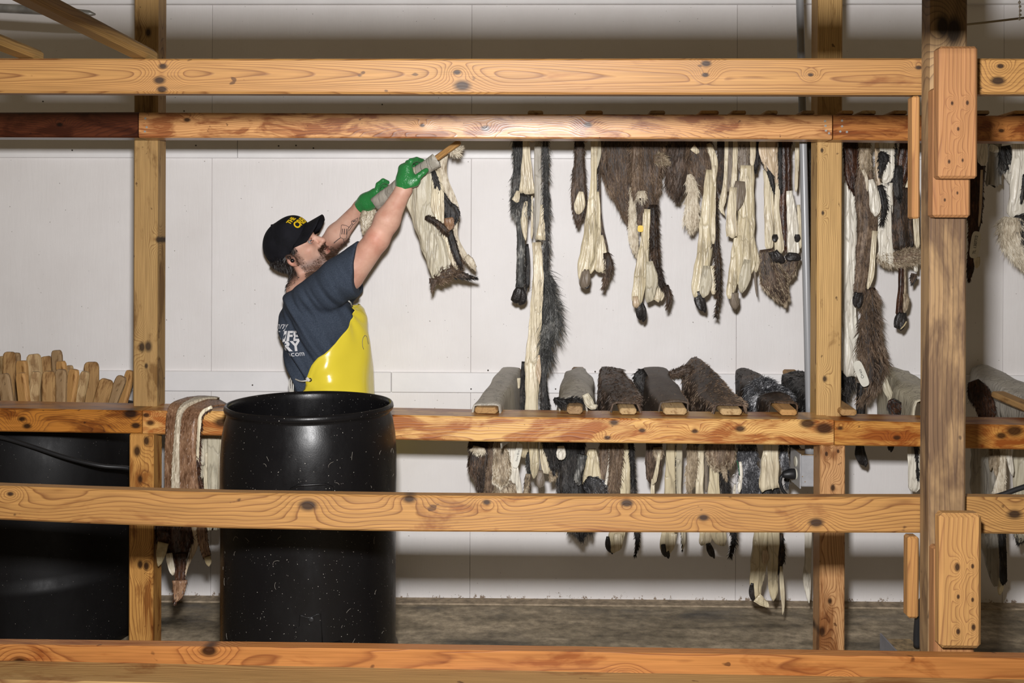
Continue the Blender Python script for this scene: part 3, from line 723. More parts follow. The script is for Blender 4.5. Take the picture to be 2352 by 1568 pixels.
def strands(parent, Pt, Nm, Dn, n_seg, length, width, mat, lift=0.45, rand=0.35, name='fur', droop=0.2, seed=0):
    r = np.random.default_rng(seed + len(Pt))
    m = len(Pt)
    L = length * r.uniform(0.55, 1.3, m)[:, None]
    clump = np.sin(Pt * 120).sum(1)[:, None] * 0.12
    d = Dn * 0.85 + Nm * lift * r.uniform(0.4, 1.4, m)[:, None] + r.normal(0, rand, (m, 3)) * 0.6 + clump * np.cross(Dn, Nm)
    d /= np.linalg.norm(d, axis=1)[:, None] + 1e-9
    side = np.cross(d, r.normal(0, 1, (m, 3)) + np.array([0, -1.6, 0])); side /= np.linalg.norm(side, axis=1)[:, None] + 1e-9
    wd = width * r.uniform(0.6, 1.3, m)[:, None] / 2
    b = Pt - Nm * 0.002
    mid = b + d * L * 0.55 + np.array([0, 0, -1]) * L * droop * 0.25
    tip = b + d * L + np.array([0, 0, -1]) * L * droop
    V = np.stack([b - side * wd, b + side * wd, mid + side * wd * 0.75, mid - side * wd * 0.75, tip], 1).reshape(-1, 3)
    i = np.arange(m)[:, None] * 5
    q = (i + np.array([0, 1, 2, 3])).tolist(); t = (i + np.array([3, 2, 4])).tolist()
    return obj(name, V, q + t, mat, parent, kind='stuff', smooth=False)

_pc = 0
def strip(parent, mat, pts, Y=4.2, th=0.30, name='flap', fold=0.10, nf=2.2, fur=None, end='round', Y2=None, N=32, label=None, frac=(0, 1), sides=None):
    """a hanging piece of hide: flattened folded tube along pixel centreline (x, y, width)"""
    global _pc; _pc += 1
    r = np.random.default_rng(_pc * 13)
    pts = np.array(pts, float)
    Lpx = np.linalg.norm(np.diff(pts[:, :2], axis=0), axis=1).sum()
    m = int(min(max(8, Lpx / 9), 60))
    c = cr(pts, m); c[:, 2] = np.maximum(c[:, 2], 2.0)
    Y2 = Y if Y2 is None else Y2
    ph, ph2 = r.uniform(0, 6, 2)
    v = np.linspace(0, 1, m)
    rows = []
    th_ = np.linspace(0, 2 * math.pi, N, endpoint=False)
    cs, sn = np.cos(th_), np.sin(th_)
    ux = np.sign(cs) * np.abs(cs) ** 0.85
    k = max(1.0, Lpx / 90)
    ctr = []
    tx = np.gradient(c[:, 0]); ty = np.gradient(c[:, 1]); tn = np.hypot(tx, ty) + 1e-9
    pa = r.uniform(0, 6, 8)
    tipn = np.interp(ux, np.linspace(-1, 1, 9), r.uniform(-1, 1, 9))
    for i in range(m):
        Yi = Y + (Y2 - Y) * v[i] + 0.008 * math.sin(k * 2.1 * v[i] + ph)
        s = S(Yi); a = c[i, 2] / 2 / s
        el = 1 + 0.05 * math.sin(k * 5 * v[i] + pa[0]) + 0.045 * math.sin(k * 11 * v[i] + pa[1])
        er = 1 + 0.05 * math.sin(k * 4.3 * v[i] + pa[2]) + 0.045 * math.sin(k * 12 * v[i] + pa[3])
        if end == 'round': a *= min(1.0, math.sqrt(max(1e-3, 1 - max(0, (v[i] - 0.92) / 0.085) ** 2)) * 0.8 + 0.2)
        b = min(max(a * th, 0.0035), 0.03)
        nx, ny = -ty[i] / tn[i], tx[i] / tn[i]     # across direction in the picture plane
        w1 = nf * math.pi * ux * 0.5 + ph + 1.1 * math.sin(k * v[i] + ph2)
        w2 = 2.1 * nf * math.pi * ux * 0.5 + ph2 + 1.6 * math.sin(0.8 * k * v[i] + ph)
        fo = a * fold * 1.7 * ((1 - np.abs(np.sin(w1))) ** 2.5 + 0.6 * (1 - np.abs(np.sin(w2))) ** 3 - 0.35)
        cen = P(c[i, 0], c[i, 1], Yi)
        du = a * ux * np.where(ux < 0, el, er)
        drop = max(0.0, v[i] - 0.8) / 0.2
        dz = tipn * drop * min(0.02, a * 0.35)
        row = np.stack([cen[0] + du * nx, cen[1] + b * sn * 1.0 + fo, cen[2] - du * ny + dz], 1)
        rows.append(row); ctr.append(cen)
    G = np.array(rows)
    Vv = G.reshape(-1, 3)
    idx = np.arange(m * N).reshape(m, N)
    nxt = np.roll(idx, -1, axis=1)
    Fc = np.stack([idx[:-1], nxt[:-1], nxt[1:], idx[1:]], -1).reshape(-1, 4).tolist()
    Fc.append(idx[0][::-1].tolist()); Fc.append(idx[-1].tolist())
    o = obj(name, Vv, Fc, mat, parent, label=label)
    # outward check
    dn = np.gradient(G, axis=0); dn /= np.linalg.norm(dn, axis=2)[..., None] + 1e-9
    da = (np.roll(G, -1, 1) - np.roll(G, 1, 1)); da /= np.linalg.norm(da, axis=2)[..., None] + 1e-9
    nm = np.cross(dn, da); nm /= np.linalg.norm(nm, axis=2)[..., None] + 1e-9
    cc = np.array(ctr)[:, None]
    if ((G - cc) * nm).sum() < 0:
        nm = -nm
    if Fc:
        f0 = Fc[(m // 2) * N]; p = Vv[f0]; fn = np.cross(p[1] - p[0], p[2] - p[0])
        if fn.dot(p.mean(0) - ctr[m // 2]) < 0: o.data.flip_normals()
    if fur:
        fm, n, ln = fur[:3]
        opt = fur[3] if len(fur) > 3 else {}
        lo, hi = opt.get('v', (0, 1))
        ii = r.integers(int(lo * (m - 1)), max(int(lo * (m - 1)) + 1, int(hi * (m - 1)) + 1), n)
        if opt.get('edge'):     # only along one or both edges
            e = opt['edge']
            base = {'R': 0, 'L': N // 2}
            pick = r.choice([base[x] for x in e], n)
            jj = (pick + np.round(r.normal(0, 1.3, n)).astype(int)) % N
        else: jj = r.integers(0, N, n)
        i2 = np.minimum(ii + 1, m - 1); f = r.uniform(0, 1, (n, 1)); g = r.uniform(0, 1, (n, 1))
        j2 = (jj + 1) % N
        Pt = (G[ii, jj] * (1 - f) + G[i2, jj] * f) * (1 - g) + (G[ii, j2] * (1 - f) + G[i2, j2] * f) * g
        strands(o if opt.get('sub', True) else parent, Pt, nm[ii, jj], dn[ii, jj], 2, ln, opt.get('w', 0.0028), fm, opt.get('lift', 0.35), opt.get('rand', 0.3), seed=_pc)
    return o

def hide(label, px, py, Y=4.2, group='raw animal hides hung to dry'):
    return thing('animal_hide', label, 'animal hide', P(px, py, Y), group)
def toe(h, pts, Y, mat=None, name='hoof', th=0.6):
    if mat is not None and mat is not HOOF: return strip(h, mat, pts, Y, th, name, 0.1)
    p = np.array(pts, float)
    if p[:, 2].max() < 15: return strip(h, HOOF, pts, Y, th, name, 0.06)
    for s in (-1, 1):
        q = p.copy(); t = np.linspace(0.25, 1, len(q)); q[:, 0] += s * q[:, 2] * 0.27 * t; q[:, 2] *= 0.60; q[-1, 1] += 2 * s; q[-1, 2] = max(q[-1, 2], 5)
        strip(h, HOOF, q, Y + 0.004 * s, th, name, 0.08)
def paper(h, px, py, w, ht, ang, Y, text=None, mat=None, rnd=True, size=0.5, name='paper_tag'):
    c = P(px, py, Y); s = S(Y); a, b = w / s / 2, ht / s / 2
    R = np.array(Matrix.Rotation(math.radians(ang), 3, 'Y'))
    out = []
    for i in range(24):
        t = i / 24 * 2 * math.pi; k = 3.5
        out.append((a * abs(math.cos(t)) ** (2 / k) * np.sign(math.cos(t)), b * abs(math.sin(t)) ** (2 / k) * np.sign(math.sin(t))))
    V = [np.array([x, y_, z]) for y_ in (-0.0008, 0.0008) for (x, z) in out]
    V = np.array([R @ v for v in V]) + c
    n = 24
    Fc = [list(range(n)), [n + i for i in range(n)][::-1]] + [[i, i + n, (i + 1) % n + n, (i + 1) % n] for i in range(n)]
    o = obj(name, V, Fc, mat or TAGP, h, smooth=False)
    if text: text_on(o, text, c + np.array([0, -0.0018, 0]), R, size * 2 * b if ht < w else size * 2 * a, INK, rot=0 if ht < w else 90)
    return o
def text_mesh(txt, size, bold=0.0):
    cu = bpy.data.curves.new('lettering', 'FONT'); cu.body = txt; cu.size = size; cu.align_x = 'CENTER'; cu.align_y = 'CENTER'; cu.offset = bold; cu.resolution_u = 3
    o = bpy.data.objects.new('lettering', cu); COL.objects.link(o)
    dg = bpy.context.evaluated_depsgraph_get(); dg.update()
    me = o.evaluated_get(dg).to_mesh()
    V = np.array([v.co[:] for v in me.vertices]); Fc = [list(p.vertices) for p in me.polygons]
    o.evaluated_get(dg).to_mesh_clear(); bpy.data.objects.remove(o); bpy.data.curves.remove(cu)
    return V, Fc
def text_on(parent, txt, c, R, size, mat, rot=0):
    V, Fc = text_mesh(txt, size)
    a = math.radians(rot)
    x = V[:, 0] * math.cos(a) - V[:, 1] * math.sin(a); z = V[:, 0] * math.sin(a) + V[:, 1] * math.cos(a)
    W = np.stack([x, np.zeros_like(x), z], 1) @ np.array(R).T + c
    return obj('lettering', W, Fc, mat, parent, smooth=False)

# ------------------------------------------------------------------ sticks on the upper rail
zu = P(1176, 262.3, YB)[2]
for i, (x, w, lab) in enumerate(((1230, 36, 'above the grey and cream leg hide'), (1366, 40, 'above the cream leg beside a dark strip'), (1512, 36, 'above the shaggy brown hide with yellow tag'),
                    (1632, 44, 'above the brown hide with cream tail'), (1775, 30, 'above the brown bearded hide'), (1700, 34, 'above the ribboned grey and cream hide'), (1860, 30, 'right of the conduit'),
                    (1950, 30, 'above the long white skin'), (2000, 34, 'above the brown legged hide'), (2072, 34, 'above the hide with dangling hoof'), (2262, 34, 'above the paper tagged dark hide'), (2352, 36, 'above the white tubular hide'))):
    xf = P(x, 262, YB)[0]
    xb = xf * 1.01
    stick('yellowed stick lying over the upper rail ' + lab, (xf, YB + 0.012, P(x, 262.3, YB)[2] + 0.009), (xb, 4.548, zu + 0.01), w / S(YB), 0.014, M_ST[i % 4], 'sticks across the upper rail')

# ------------------------------------------------------------------ hides hung from the upper rail
h = hide('long narrow hide with grey leg, hoof and bushy tail reaching the middle rail', 1215, 310)
strip(h, FBK, [(1190, 303, 26), (1190, 380, 20), (1186, 440, 24), (1195, 490, 36)], 4.22, fur=(FGY, 700, 0.03))
strip(h, CRM, [(1208, 303, 18), (1209, 340, 16), (1210, 400, 28), (1210, 436, 36), (1210, 443, 36)], 4.19, end='flat', nf=3)
strip(h, CRM, [(1190, 438, 8), (1186, 455, 16), (1184, 463, 18)], 4.18, end='flat')
strip(h, FBK, [(1202, 445, 40), (1197, 475, 36), (1194, 500, 26)], 4.2, fur=(FGY, 900, 0.03, dict(lift=0.6)))
strip(h, CRM, [(1208, 462, 8), (1204, 510, 16), (1207, 552, 5)], 4.175, fold=0.2)
strip(h, FGY, [(1196, 490, 22), (1196, 560, 18), (1195, 640, 19), (1194, 665, 24)], 4.2, th=0.8, fur=(FGY, 500, 0.012, dict(lift=0.2)))
strip(h, FBK, [(1210, 560, 8), (1213, 600, 8), (1212, 660, 9)], 4.21, fur=(FBK, 250, 0.022, dict(edge='R', lift=0.8)))
toe(h, [(1194, 660, 22), (1193, 676, 38), (1191, 690, 36), (1188, 698, 18)], 4.19)
strip(h, GRS, [(1236, 303, 17), (1235, 400, 16), (1238, 470, 22), (1240, 540, 27), (1240, 551, 26)], 4.16, end='flat', nf=1.5)
strip(h, CRM, [(1245, 470, 8), (1245, 510, 14), (1241, 550, 22)], 4.145, end='flat')
strip(h, CRM, [(1222, 450, 4), (1222, 520, 6), (1221, 548, 6)], 4.18)
strip(h, CRM, [(1233, 556, 20), (1236, 620, 24), (1233, 700, 28), (1226, 780, 30), (1222, 850, 33), (1221, 950, 29)], 4.12, nf=2.5, fold=0.14, end='flat')
strip(h, PNK, [(1238, 815, 4), (1237, 850, 12), (1239, 882, 3)], 4.09)
strip(h, FBK, [(1252, 303, 14), (1254, 420, 12), (1255, 560, 12), (1253, 660, 12), (1252, 760, 14)], 4.15, fur=(FGY, 1100, 0.03, dict(lift=0.7)), label='black fur edge')
strip(h, FGY, [(1252, 620, 14), (1260, 690, 30), (1264, 740, 40), (1256, 790, 22), (1252, 830, 16)], 4.14, fur=(FGY, 1900, 0.055, dict(lift=0.9, rand=0.45)), name='tail')
strip(h, FBK, [(1250, 800, 18), (1248, 870, 16), (1252, 930, 24), (1252, 952, 24)], 4.13, fur=(FGY, 500, 0.015))
strip(h, FBK, [(1202, 830, 8), (1199, 880, 9), (1199, 950, 12)], 4.14, fur=(FBK, 260, 0.028, dict(edge='L', lift=0.9)))

h = hide('narrow dark brown leg skin hanging beside a glossy cream leg', 1335, 310)
strip(h, FBR, [(1331, 303, 20), (1330, 380, 24), (1330, 430, 34), (1330, 470, 34), (1328, 500, 20), (1327, 512, 12)], 4.2, fur=(FBR, 1100, 0.02))
strip(h, CRM, [(1335, 440, 10), (1332, 465, 26), (1327, 492, 16)], 4.165)
strip(h, CR2, [(1366, 303, 18), (1364, 380, 14), (1363, 430, 16), (1356, 540, 34), (1347, 600, 36), (1338, 630, 26), (1334, 643, 18)], 4.15, nf=1.5, label='glossy cream leg skin')
strip(h, GRN, [(1372, 320, 14), (1375, 352, 12), (1370, 390, 5)], 4.16)
strip(h, CR2, [(1371, 440, 10), (1372, 520, 18), (1365, 580, 26), (1358, 618, 18), (1356, 628, 10)], 4.165, nf=2)
strip(h, CRM, [(1378, 540, 14), (1384, 590, 26), (1382, 618, 28), (1380, 625, 26)], 4.175, end='flat')
strip(h, FBR, [(1376, 360, 4), (1378, 480, 6), (1386, 550, 12), (1393, 575, 14)], 4.19, fur=(FBK, 200, 0.014, dict(edge='R')))
strip(h, FBB, [(1392, 580, 14), (1398, 610, 22), (1393, 635, 14), (1387, 657, 5)], 4.17, fur=(FBR, 500, 0.02, dict(lift=0.6)))
toe(h, [(1345, 618, 16), (1344, 640, 26), (1343, 655, 24), (1343, 664, 14)], 4.16, BRS, 'toe')
toe(h, [(1344, 648, 22), (1344, 660, 22)], 4.15)

h = hide('shaggy brown hide with a round yellow tag and cream leg', 1455, 310)
strip(h, FBR, [(1414, 303, 76), (1415, 380, 74), (1426, 430, 54), (1436, 470, 32), (1444, 508, 12)], 4.22, th=0.25, fur=(FBM, 2600, 0.032), name='fur_panel')
strip(h, FBR, [(1490, 303, 78), (1489, 380, 66), (1489, 430, 48), (1494, 470, 30), (1497, 492, 14)], 4.19, th=0.3, fur=(FBM, 2400, 0.032), name='fur_panel')
strip(h, FBM, [(1462, 310, 20), (1462, 380, 24), (1466, 440, 24), (1468, 458, 20)], 4.165, fur=(FBM, 900, 0.03), name='fur_panel')
strip(h, FBM, [(1500, 366, 20), (1520, 366, 22), (1530, 370, 12)], 4.18, fur=(FTN, 350, 0.025, dict(lift=0.8)), name='fur_panel')
strip(h, FLT, [(1472, 438, 16), (1473, 452, 20), (1474, 462, 12)], 4.15, fur=(FLT, 200, 0.02))
strip(h, FLT, [(1452, 430, 12), (1453, 500, 18), (1455, 550, 22), (1461, 585, 12)], 4.185, fur=(FLT, 500, 0.014))
strip(h, FBR, [(1472, 455, 14), (1473, 500, 18), (1472, 520, 14)], 4.15, fur=(FBR, 300, 0.016))
d = paper(h, 1471, 525, 13, 15, 0, 4.125, None, TAGY, name='ear_tag', )
strip(h, CR2, [(1486, 480, 16), (1481, 560, 22), (1472, 630, 30), (1464, 680, 27), (1462, 705, 18)], 4.15, nf=1.6, label='long cream leg skin')
strip(h, GRN, [(1492, 600, 16), (1497, 640, 28), (1492, 680, 22), (1486, 694, 10)], 4.14, nf=2)
strip(h, CRM, [(1508, 640, 14), (1513, 670, 30), (1506, 688, 26)], 4.165, end='flat')
strip(h, FBB, [(1500, 470, 18), (1502, 540, 18), (1506, 600, 16), (1516, 640, 14), (1528, 665, 10)], 4.155, fur=(FBB, 1500, 0.022, dict(lift=0.7)), label='dark fur edge')
strip(h, FBB, [(1529, 655, 12), (1536, 680, 12), (1533, 704, 7)], 4.15, fur=(FBR, 350, 0.016, dict(lift=0.7)))
toe(h, [(1468, 690, 20), (1472, 712, 28), (1474, 728, 22), (1474, 737, 12)], 4.16)
toe(h, [(1459, 680, 12), (1461, 700, 16), (1463, 707, 8)], 4.135, PNK, 'toe')

h = hide('dark brown furry hide with white tail tuft and slim cream leg', 1590, 310)
strip(h, FBR, [(1572, 303, 70), (1562, 360, 70), (1556, 410, 50), (1556, 450, 30)], 4.22, th=0.25, fur=(FBR, 2200, 0.032), name='fur_panel')
strip(h, FBR, [(1608, 310, 46), (1606, 360, 56), (1610, 405, 44), (1614, 432, 20)], 4.19, fur=(FBM, 1500, 0.03), name='fur_panel')
strip(h, CRM, [(1590, 338, 14), (1598, 345, 14), (1604, 352, 8)], 4.16, end='flat')
strip(h, FLT, [(1583, 400, 12), (1590, 440, 24), (1590, 480, 30), (1588, 510, 34), (1588, 524, 22)], 4.17, fur=(FLT, 900, 0.026), name='tail')
strip(h, CRM, [(1625, 330, 14), (1640, 365, 16), (1640, 400, 14), (1632, 440, 20)], 4.175, nf=2)
strip(h, CR2, [(1632, 390, 20), (1626, 470, 30), (1620, 560, 34), (1610, 630, 38), (1601, 665, 26), (1596, 682, 14)], 4.15, nf=1.5, label='slim cream leg skin')
strip(h, CRM, [(1641, 380, 8), (1639, 480, 10), (1638, 560, 10)], 4.14)
strip(h, GRN, [(1622, 610, 16), (1622, 650, 28), (1617, 675, 20), (1615, 683, 10)], 4.135, nf=2)
strip(h, CRM, [(1636, 610, 12), (1642, 650, 18), (1638, 676, 14)], 4.155)
strip(h, FBB, [(1643, 440, 8), (1643, 540, 12), (1648, 600, 14), (1650, 640, 12), (1650, 690, 7), (1645, 722, 3)], 4.15, fur=(FBB, 1000, 0.018, dict(lift=0.8)), label='dark fur edge')
toe(h, [(1604, 668, 18), (1607, 690, 28), (1612, 706, 22), (1616, 716, 12)], 4.15)

h = hide('pale hide of grey and cream ribbons with one brown flap', 1690, 310)
strip(h, FBB, [(1656, 303, 18), (1656, 390, 16), (1654, 440, 14)], 4.22, fur=(FBR, 400, 0.014))
strip(h, CRM, [(1669, 303, 9), (1667, 400, 9), (1662, 450, 14), (1656, 478, 12), (1665, 495, 4)], 4.19, fold=0.2)
strip(h, BRS, [(1678, 303, 12), (1677, 400, 10), (1672, 440, 10)], 4.2)
strip(h, CRM, [(1690, 303, 12), (1688, 380, 12), (1684, 440, 16)], 4.18, fold=0.2)
strip(h, BRS, [(1709, 303, 32), (1708, 360, 30), (1708, 400, 24)], 4.19, fur=(FBR, 600, 0.012))
strip(h, CRM, [(1684, 430, 18), (1680, 490, 22), (1681, 538, 27), (1681, 543, 26)], 4.14, end='flat', nf=3)
strip(h, BRS, [(1700, 416, 22), (1697, 450, 32), (1692, 478, 16), (1694, 484, 6)], 4.145)
strip(h, CRM, [(1712, 405, 20), (1714, 435, 16), (1706, 470, 8), (1702, 484, 5)], 4.16, fold=0.2)
strip(h, CRM, [(1729, 303, 14), (1729, 350, 14), (1727, 385, 8)], 4.18)
strip(h, CR2, [(1716, 380, 30), (1714, 460, 38), (1712, 540, 44), (1712, 590, 54), (1706, 630, 34), (1703, 660, 20)], 4.165, nf=2.4, fold=0.14)
strip(h, CR2, [(1694, 540, 16), (1690, 600, 26), (1682, 650, 24), (1675, 686, 14)], 4.15, nf=2)
strip(h, GRN, [(1716, 596, 16), (1710, 640, 26), (1702, 672, 12)], 4.14, nf=2.4)
strip(h, CRM, [(1732, 570, 14), (1737, 600, 16), (1736, 625, 8)], 4.165)
strip(h, BRS, [(1733, 610, 5), (1735, 650, 5), (1739, 682, 3)], 4.17)
toe(h, [(1688, 672, 16), (1687, 692, 22), (1689, 710, 12)], 4.15, BRS)

h = hide('hide with two pale legs, black hooves and grey bearded tail', 1795, 310)
strip(h, FBK, [(1748, 303, 20), (1738, 350, 18), (1735, 390, 10)], 4.22, fur=(FBK, 500, 0.016))
strip(h, PNK, [(1768, 303, 44), (1764, 350, 44), (1776, 400, 26), (1782, 450, 8)], 4.18, fold=0.16)
strip(h, FBK, [(1752, 370, 12), (1768, 395, 14), (1778, 440, 7)], 4.165, fur=(FBK, 250, 0.012))
strip(h, CRM, [(1764, 390, 22), (1766, 460, 22), (1767, 530, 22), (1766, 574, 22)], 4.17, nf=1.2)
strip(h, CRM, [(1787, 420, 12), (1784, 480, 12), (1788, 540, 20), (1790, 582, 22)], 4.16, fold=0.16)
strip(h, FMH, [(1803, 303, 30), (1803, 400, 26), (1801, 500, 20), (1805, 572, 10)], 4.17, fur=(FMH, 1000, 0.012), name='fur_panel')
strip(h, FBK, [(1792, 303, 8), (1792, 400, 9), (1794, 440, 8)], 4.16, fur=(FBK, 200, 0.012))
strip(h, CRM, [(1832, 303, 12), (1830, 380, 9), (1828, 440, 8)], 4.18)
strip(h, WHT, [(1813, 438, 14), (1819, 500, 24), (1822, 560, 28), (1822, 588, 28)], 4.155, fold=0.12)
strip(h, CRM, [(1834, 470, 8), (1838, 540, 10), (1838, 570, 8)], 4.17)
for x in (1780, 1831): toe(h, [(x, 538, 10), (x, 546, 14), (x, 556, 8)], 4.135, HOOF, 'dewclaw')
toe(h, [(1776, 578, 28), (1784, 592, 34), (1796, 600, 20)], 4.15); toe(h, [(1808, 585, 20), (1820, 590, 34), (1836, 592, 14)], 4.15)
strip(h, FBR, [(1760, 572, 32), (1766, 610, 44), (1778, 645, 62), (1796, 680, 36), (1802, 696, 12)], 4.17, fur=(FTN, 1600, 0.018, dict(lift=0.5, w=0.002)), name='tail')
strip(h, FBR, [(1826, 588, 30), (1812, 615, 36), (1800, 640, 34)], 4.18, fur=(FTN, 700, 0.016, dict(w=0.002)), name='tail')

h = hide('very dark fur strip squeezed between conduit and right post', 1862, 310, 4.25)
strip(h, FBK, [(1862, 303, 26), (1862, 420, 24), (1864, 560, 16), (1862, 740, 8)], 4.25, fur=(FGY, 800, 0.014))

h = hide('long plain white skin hanging just right of the right post', 1952, 310, 4.24)
strip(h, FMH, [(1955, 303, 40), (1955, 370, 34), (1960, 420, 28), (1962, 440, 10)], 4.21, fur=(FMH, 700, 0.016))
strip(h, WHT, [(1950, 420, 40), (1950, 560, 36), (1948, 700, 36), (1955, 800, 40), (1952, 850, 36), (1950, 862, 30)], 4.23, nf=3, fold=0.16, end='flat')
strip(h, FBK, [(1950, 852, 34), (1948, 880, 26), (1945, 905, 14)], 4.235, fur=(FBK, 500, 0.03, dict(lift=0.7)))

h = hide('brown legged hide with small hoof and long dark tail carrying a paper tag', 1990, 310, 4.18)
strip(h, FTN, [(1986, 303, 24), (1987, 340, 26), (1988, 395, 26)], 4.15, fur=(FTN, 700, 0.016))
strip(h, FBM, [(1985, 385, 34), (1986, 440, 44), (1991, 500, 46), (1990, 560, 42), (1982, 615, 34), (1975, 660, 28), (1974, 685, 28)], 4.17, fur=(FBR, 1900, 0.013), label='brown leg')
strip(h, WHT, [(2000, 412, 14), (2008, 450, 24), (2011, 480, 22), (2010, 497, 10)], 4.135, fold=0.2)
strip(h, PNK, [(2014, 300, 9), (2014, 380, 8), (2021, 440, 6)], 4.17)
strip(h, CRM, [(2010, 530, 12), (2005, 580, 12), (2001, 630, 13), (1993, 664, 8)], 4.13, fold=0.2)
strip(h, FLT, [(1982, 390, 8), (1990, 410, 8), (1992, 440, 4)], 4.13)
toe(h, [(1972, 672, 26), (1970, 690, 26), (1968, 706, 12)], 4.15)
strip(h, FBB, [(2000, 660, 22), (1999, 720, 36), (2000, 790, 54), (2004, 850, 58), (1996, 890, 34), (1980, 915, 24)], 4.19, fur=(FBM, 2600, 0.04, dict(lift=0.5)), name='tail')
strip(h, FBK, [(1980, 880, 22), (1976, 950, 20), (1974, 1000, 20), (1974, 1030, 22)], 4.2, th=0.8, fur=(FBK, 200, 0.008, dict(lift=0.15)))
toe(h, [(1974, 1020, 24), (1977, 1045, 30), (1984, 1062, 20), (1986, 1070, 8)], 4.2)
paper(h, 1978, 858, 22, 62, -22, 4.10, 'Oreo', size=0.45)

h = hide('striped black and white hide with a thin leg and dangling hoof', 2060, 310, 4.2)
strip(h, WHT, [(2036, 303, 40), (2036, 350, 38), (2042, 395, 26), (2030, 420, 20)], 4.18, fold=0.18, fur=(FBK, 260, 0.02, dict(edge='L', lift=0.6)))
strip(h, FBK, [(2020, 350, 10), (2030, 362, 24), (2026, 384, 14), (2022, 400, 6)], 4.155, fur=(FBK, 300, 0.016, dict(lift=0.7)))
strip(h, FBK, [(2020, 425, 12), (2027, 450, 16), (2032, 480, 12), (2026, 510, 8)], 4.15, fur=(FBK, 420, 0.022, dict(lift=0.8, w=0.002)))
strip(h, FTN, [(2016, 340, 8), (2014, 400, 9), (2018, 440, 8), (2020, 490, 8)], 4.165, fur=(FTN, 350, 0.018, dict(lift=0.7)))
strip(h, WHT, [(2034, 420, 34), (2034, 480, 32), (2034, 540, 36), (2036, 590, 38), (2036, 600, 38)], 4.175, end='flat', fold=0.16, fur=(FLT, 300, 0.018, dict(v=(0.85, 1))))
strip(h, FMH, [(2086, 303, 40), (2080, 370, 34), (2070, 420, 30)], 4.2, fur=(FMH, 700, 0.014))
strip(h, FBK, [(2064, 380, 18), (2062, 430, 22), (2066, 458, 14)], 4.16, fur=(FBK, 350, 0.014))
strip(h, FBB, [(2080, 430, 34), (2072, 480, 56), (2070, 530, 56), (2074, 575, 58)], 4.18, fur=(FBB, 1700, 0.013), label='dark brown leg')
strip(h, CRM, [(2082, 420, 22), (2094, 425, 16), (2102, 440, 14), (2104, 520, 12), (2107, 570, 12)], 4.165, fold=0.2)
strip(h, FBM, [(2016, 588, 16), (2040, 596, 26), (2075, 592, 34), (2108, 585, 30), (2118, 585, 20)], 4.17, fur=(FTN, 1700, 0.022, dict(lift=0.8)), name='fur_panel')
strip(h, FMH, [(2071, 605, 14), (2070, 660, 13), (2066, 700, 15), (2065, 728, 18)], 4.18, th=0.8, name='leg')
strip(h, FTN, [(2078, 605, 5), (2079, 660, 5), (2079, 680, 8)], 4.17)
strip(h, FTN, [(2078, 674, 14), (2080, 692, 17), (2078, 715, 12)], 4.175, th=0.8, fur=(FTN, 150, 0.006), name='leg')
toe(h, [(2072, 718, 26), (2068, 736, 34), (2066, 750, 24), (2066, 757, 10)], 4.17)
strip(h, HORN, [(2082, 738, 3), (2076, 748, 3), (2068, 756, 2)], 4.15, name='hoof_rim')
strip(h, WHT, [(2102, 600, 12), (2104, 625, 8)], 4.2); strip(h, FBR, [(2100, 628, 16), (2097, 642, 12), (2095, 650, 5)], 4.19, fur=(FBK, 120, 0.014))

h = hide('almost black hide hanging behind the thick post with a folded paper tag', 2245, 310, 4.05)
strip(h, FMH, [(2244, 300, 40), (2246, 380, 34), (2240, 470, 36), (2236, 540, 24), (2226, 640, 14)], 4.08, fur=(FMH, 900, 0.014))
strip(h, WHT, [(2256, 318, 22), (2256, 350, 26), (2258, 380, 20)], 4.03)
strip(h, PNK, [(2255, 390, 5), (2252, 470, 6), (2248, 520, 4)], 4.04)
paper(h, 2240, 562, 22, 62, 8, 4.02, 'TL 13077/2', size=0.42)
strip(h, CRM, [(2243, 590, 16), (2244, 605, 14), (2242, 616, 5)], 4.03)

h = hide('white tubular hide with a black and white fluffy end at the right edge', 2330, 310, 4.15)
strip(h, GRS, [(2284, 300, 34), (2284, 360, 30), (2283, 400, 36), (2282, 426, 36)], 4.17, end='flat', fold=0.2, nf=3)
strip(h, WHT, [(2272, 338, 14), (2284, 342, 18), (2292, 350, 8)], 4.14)
strip(h, FBK, [(2306, 335, 30), (2310, 370, 32), (2302, 392, 18)], 4.16, fur=(FGY, 500, 0.02))
strip(h, WHT, [(2338, 392, 30), (2316, 392, 30), (2326, 430, 4)], 4.165)
strip(h, WHT, [(2350, 303, 50), (2346, 400, 46), (2338, 470, 44), (2334, 505, 46)], 4.13, nf=1.2, label='white skin tube')
strip(h, FBK, [(2352, 400, 6), (2350, 440, 9), (2346, 464, 8)], 4.10, fur=(FBK, 150, 0.01))
strip(h, FLT, [(2330, 500, 50), (2328, 530, 66), (2340, 570, 56), (2352, 606, 30)], 4.13, fur=(FLT, 1600, 0.035, dict(lift=0.6)), name='fur_panel')
strip(h, FBK, [(2326, 505, 10), (2350, 510, 34), (2362, 560, 26)], 4.11, fur=(FBK, 700, 0.03), name='fur_panel')

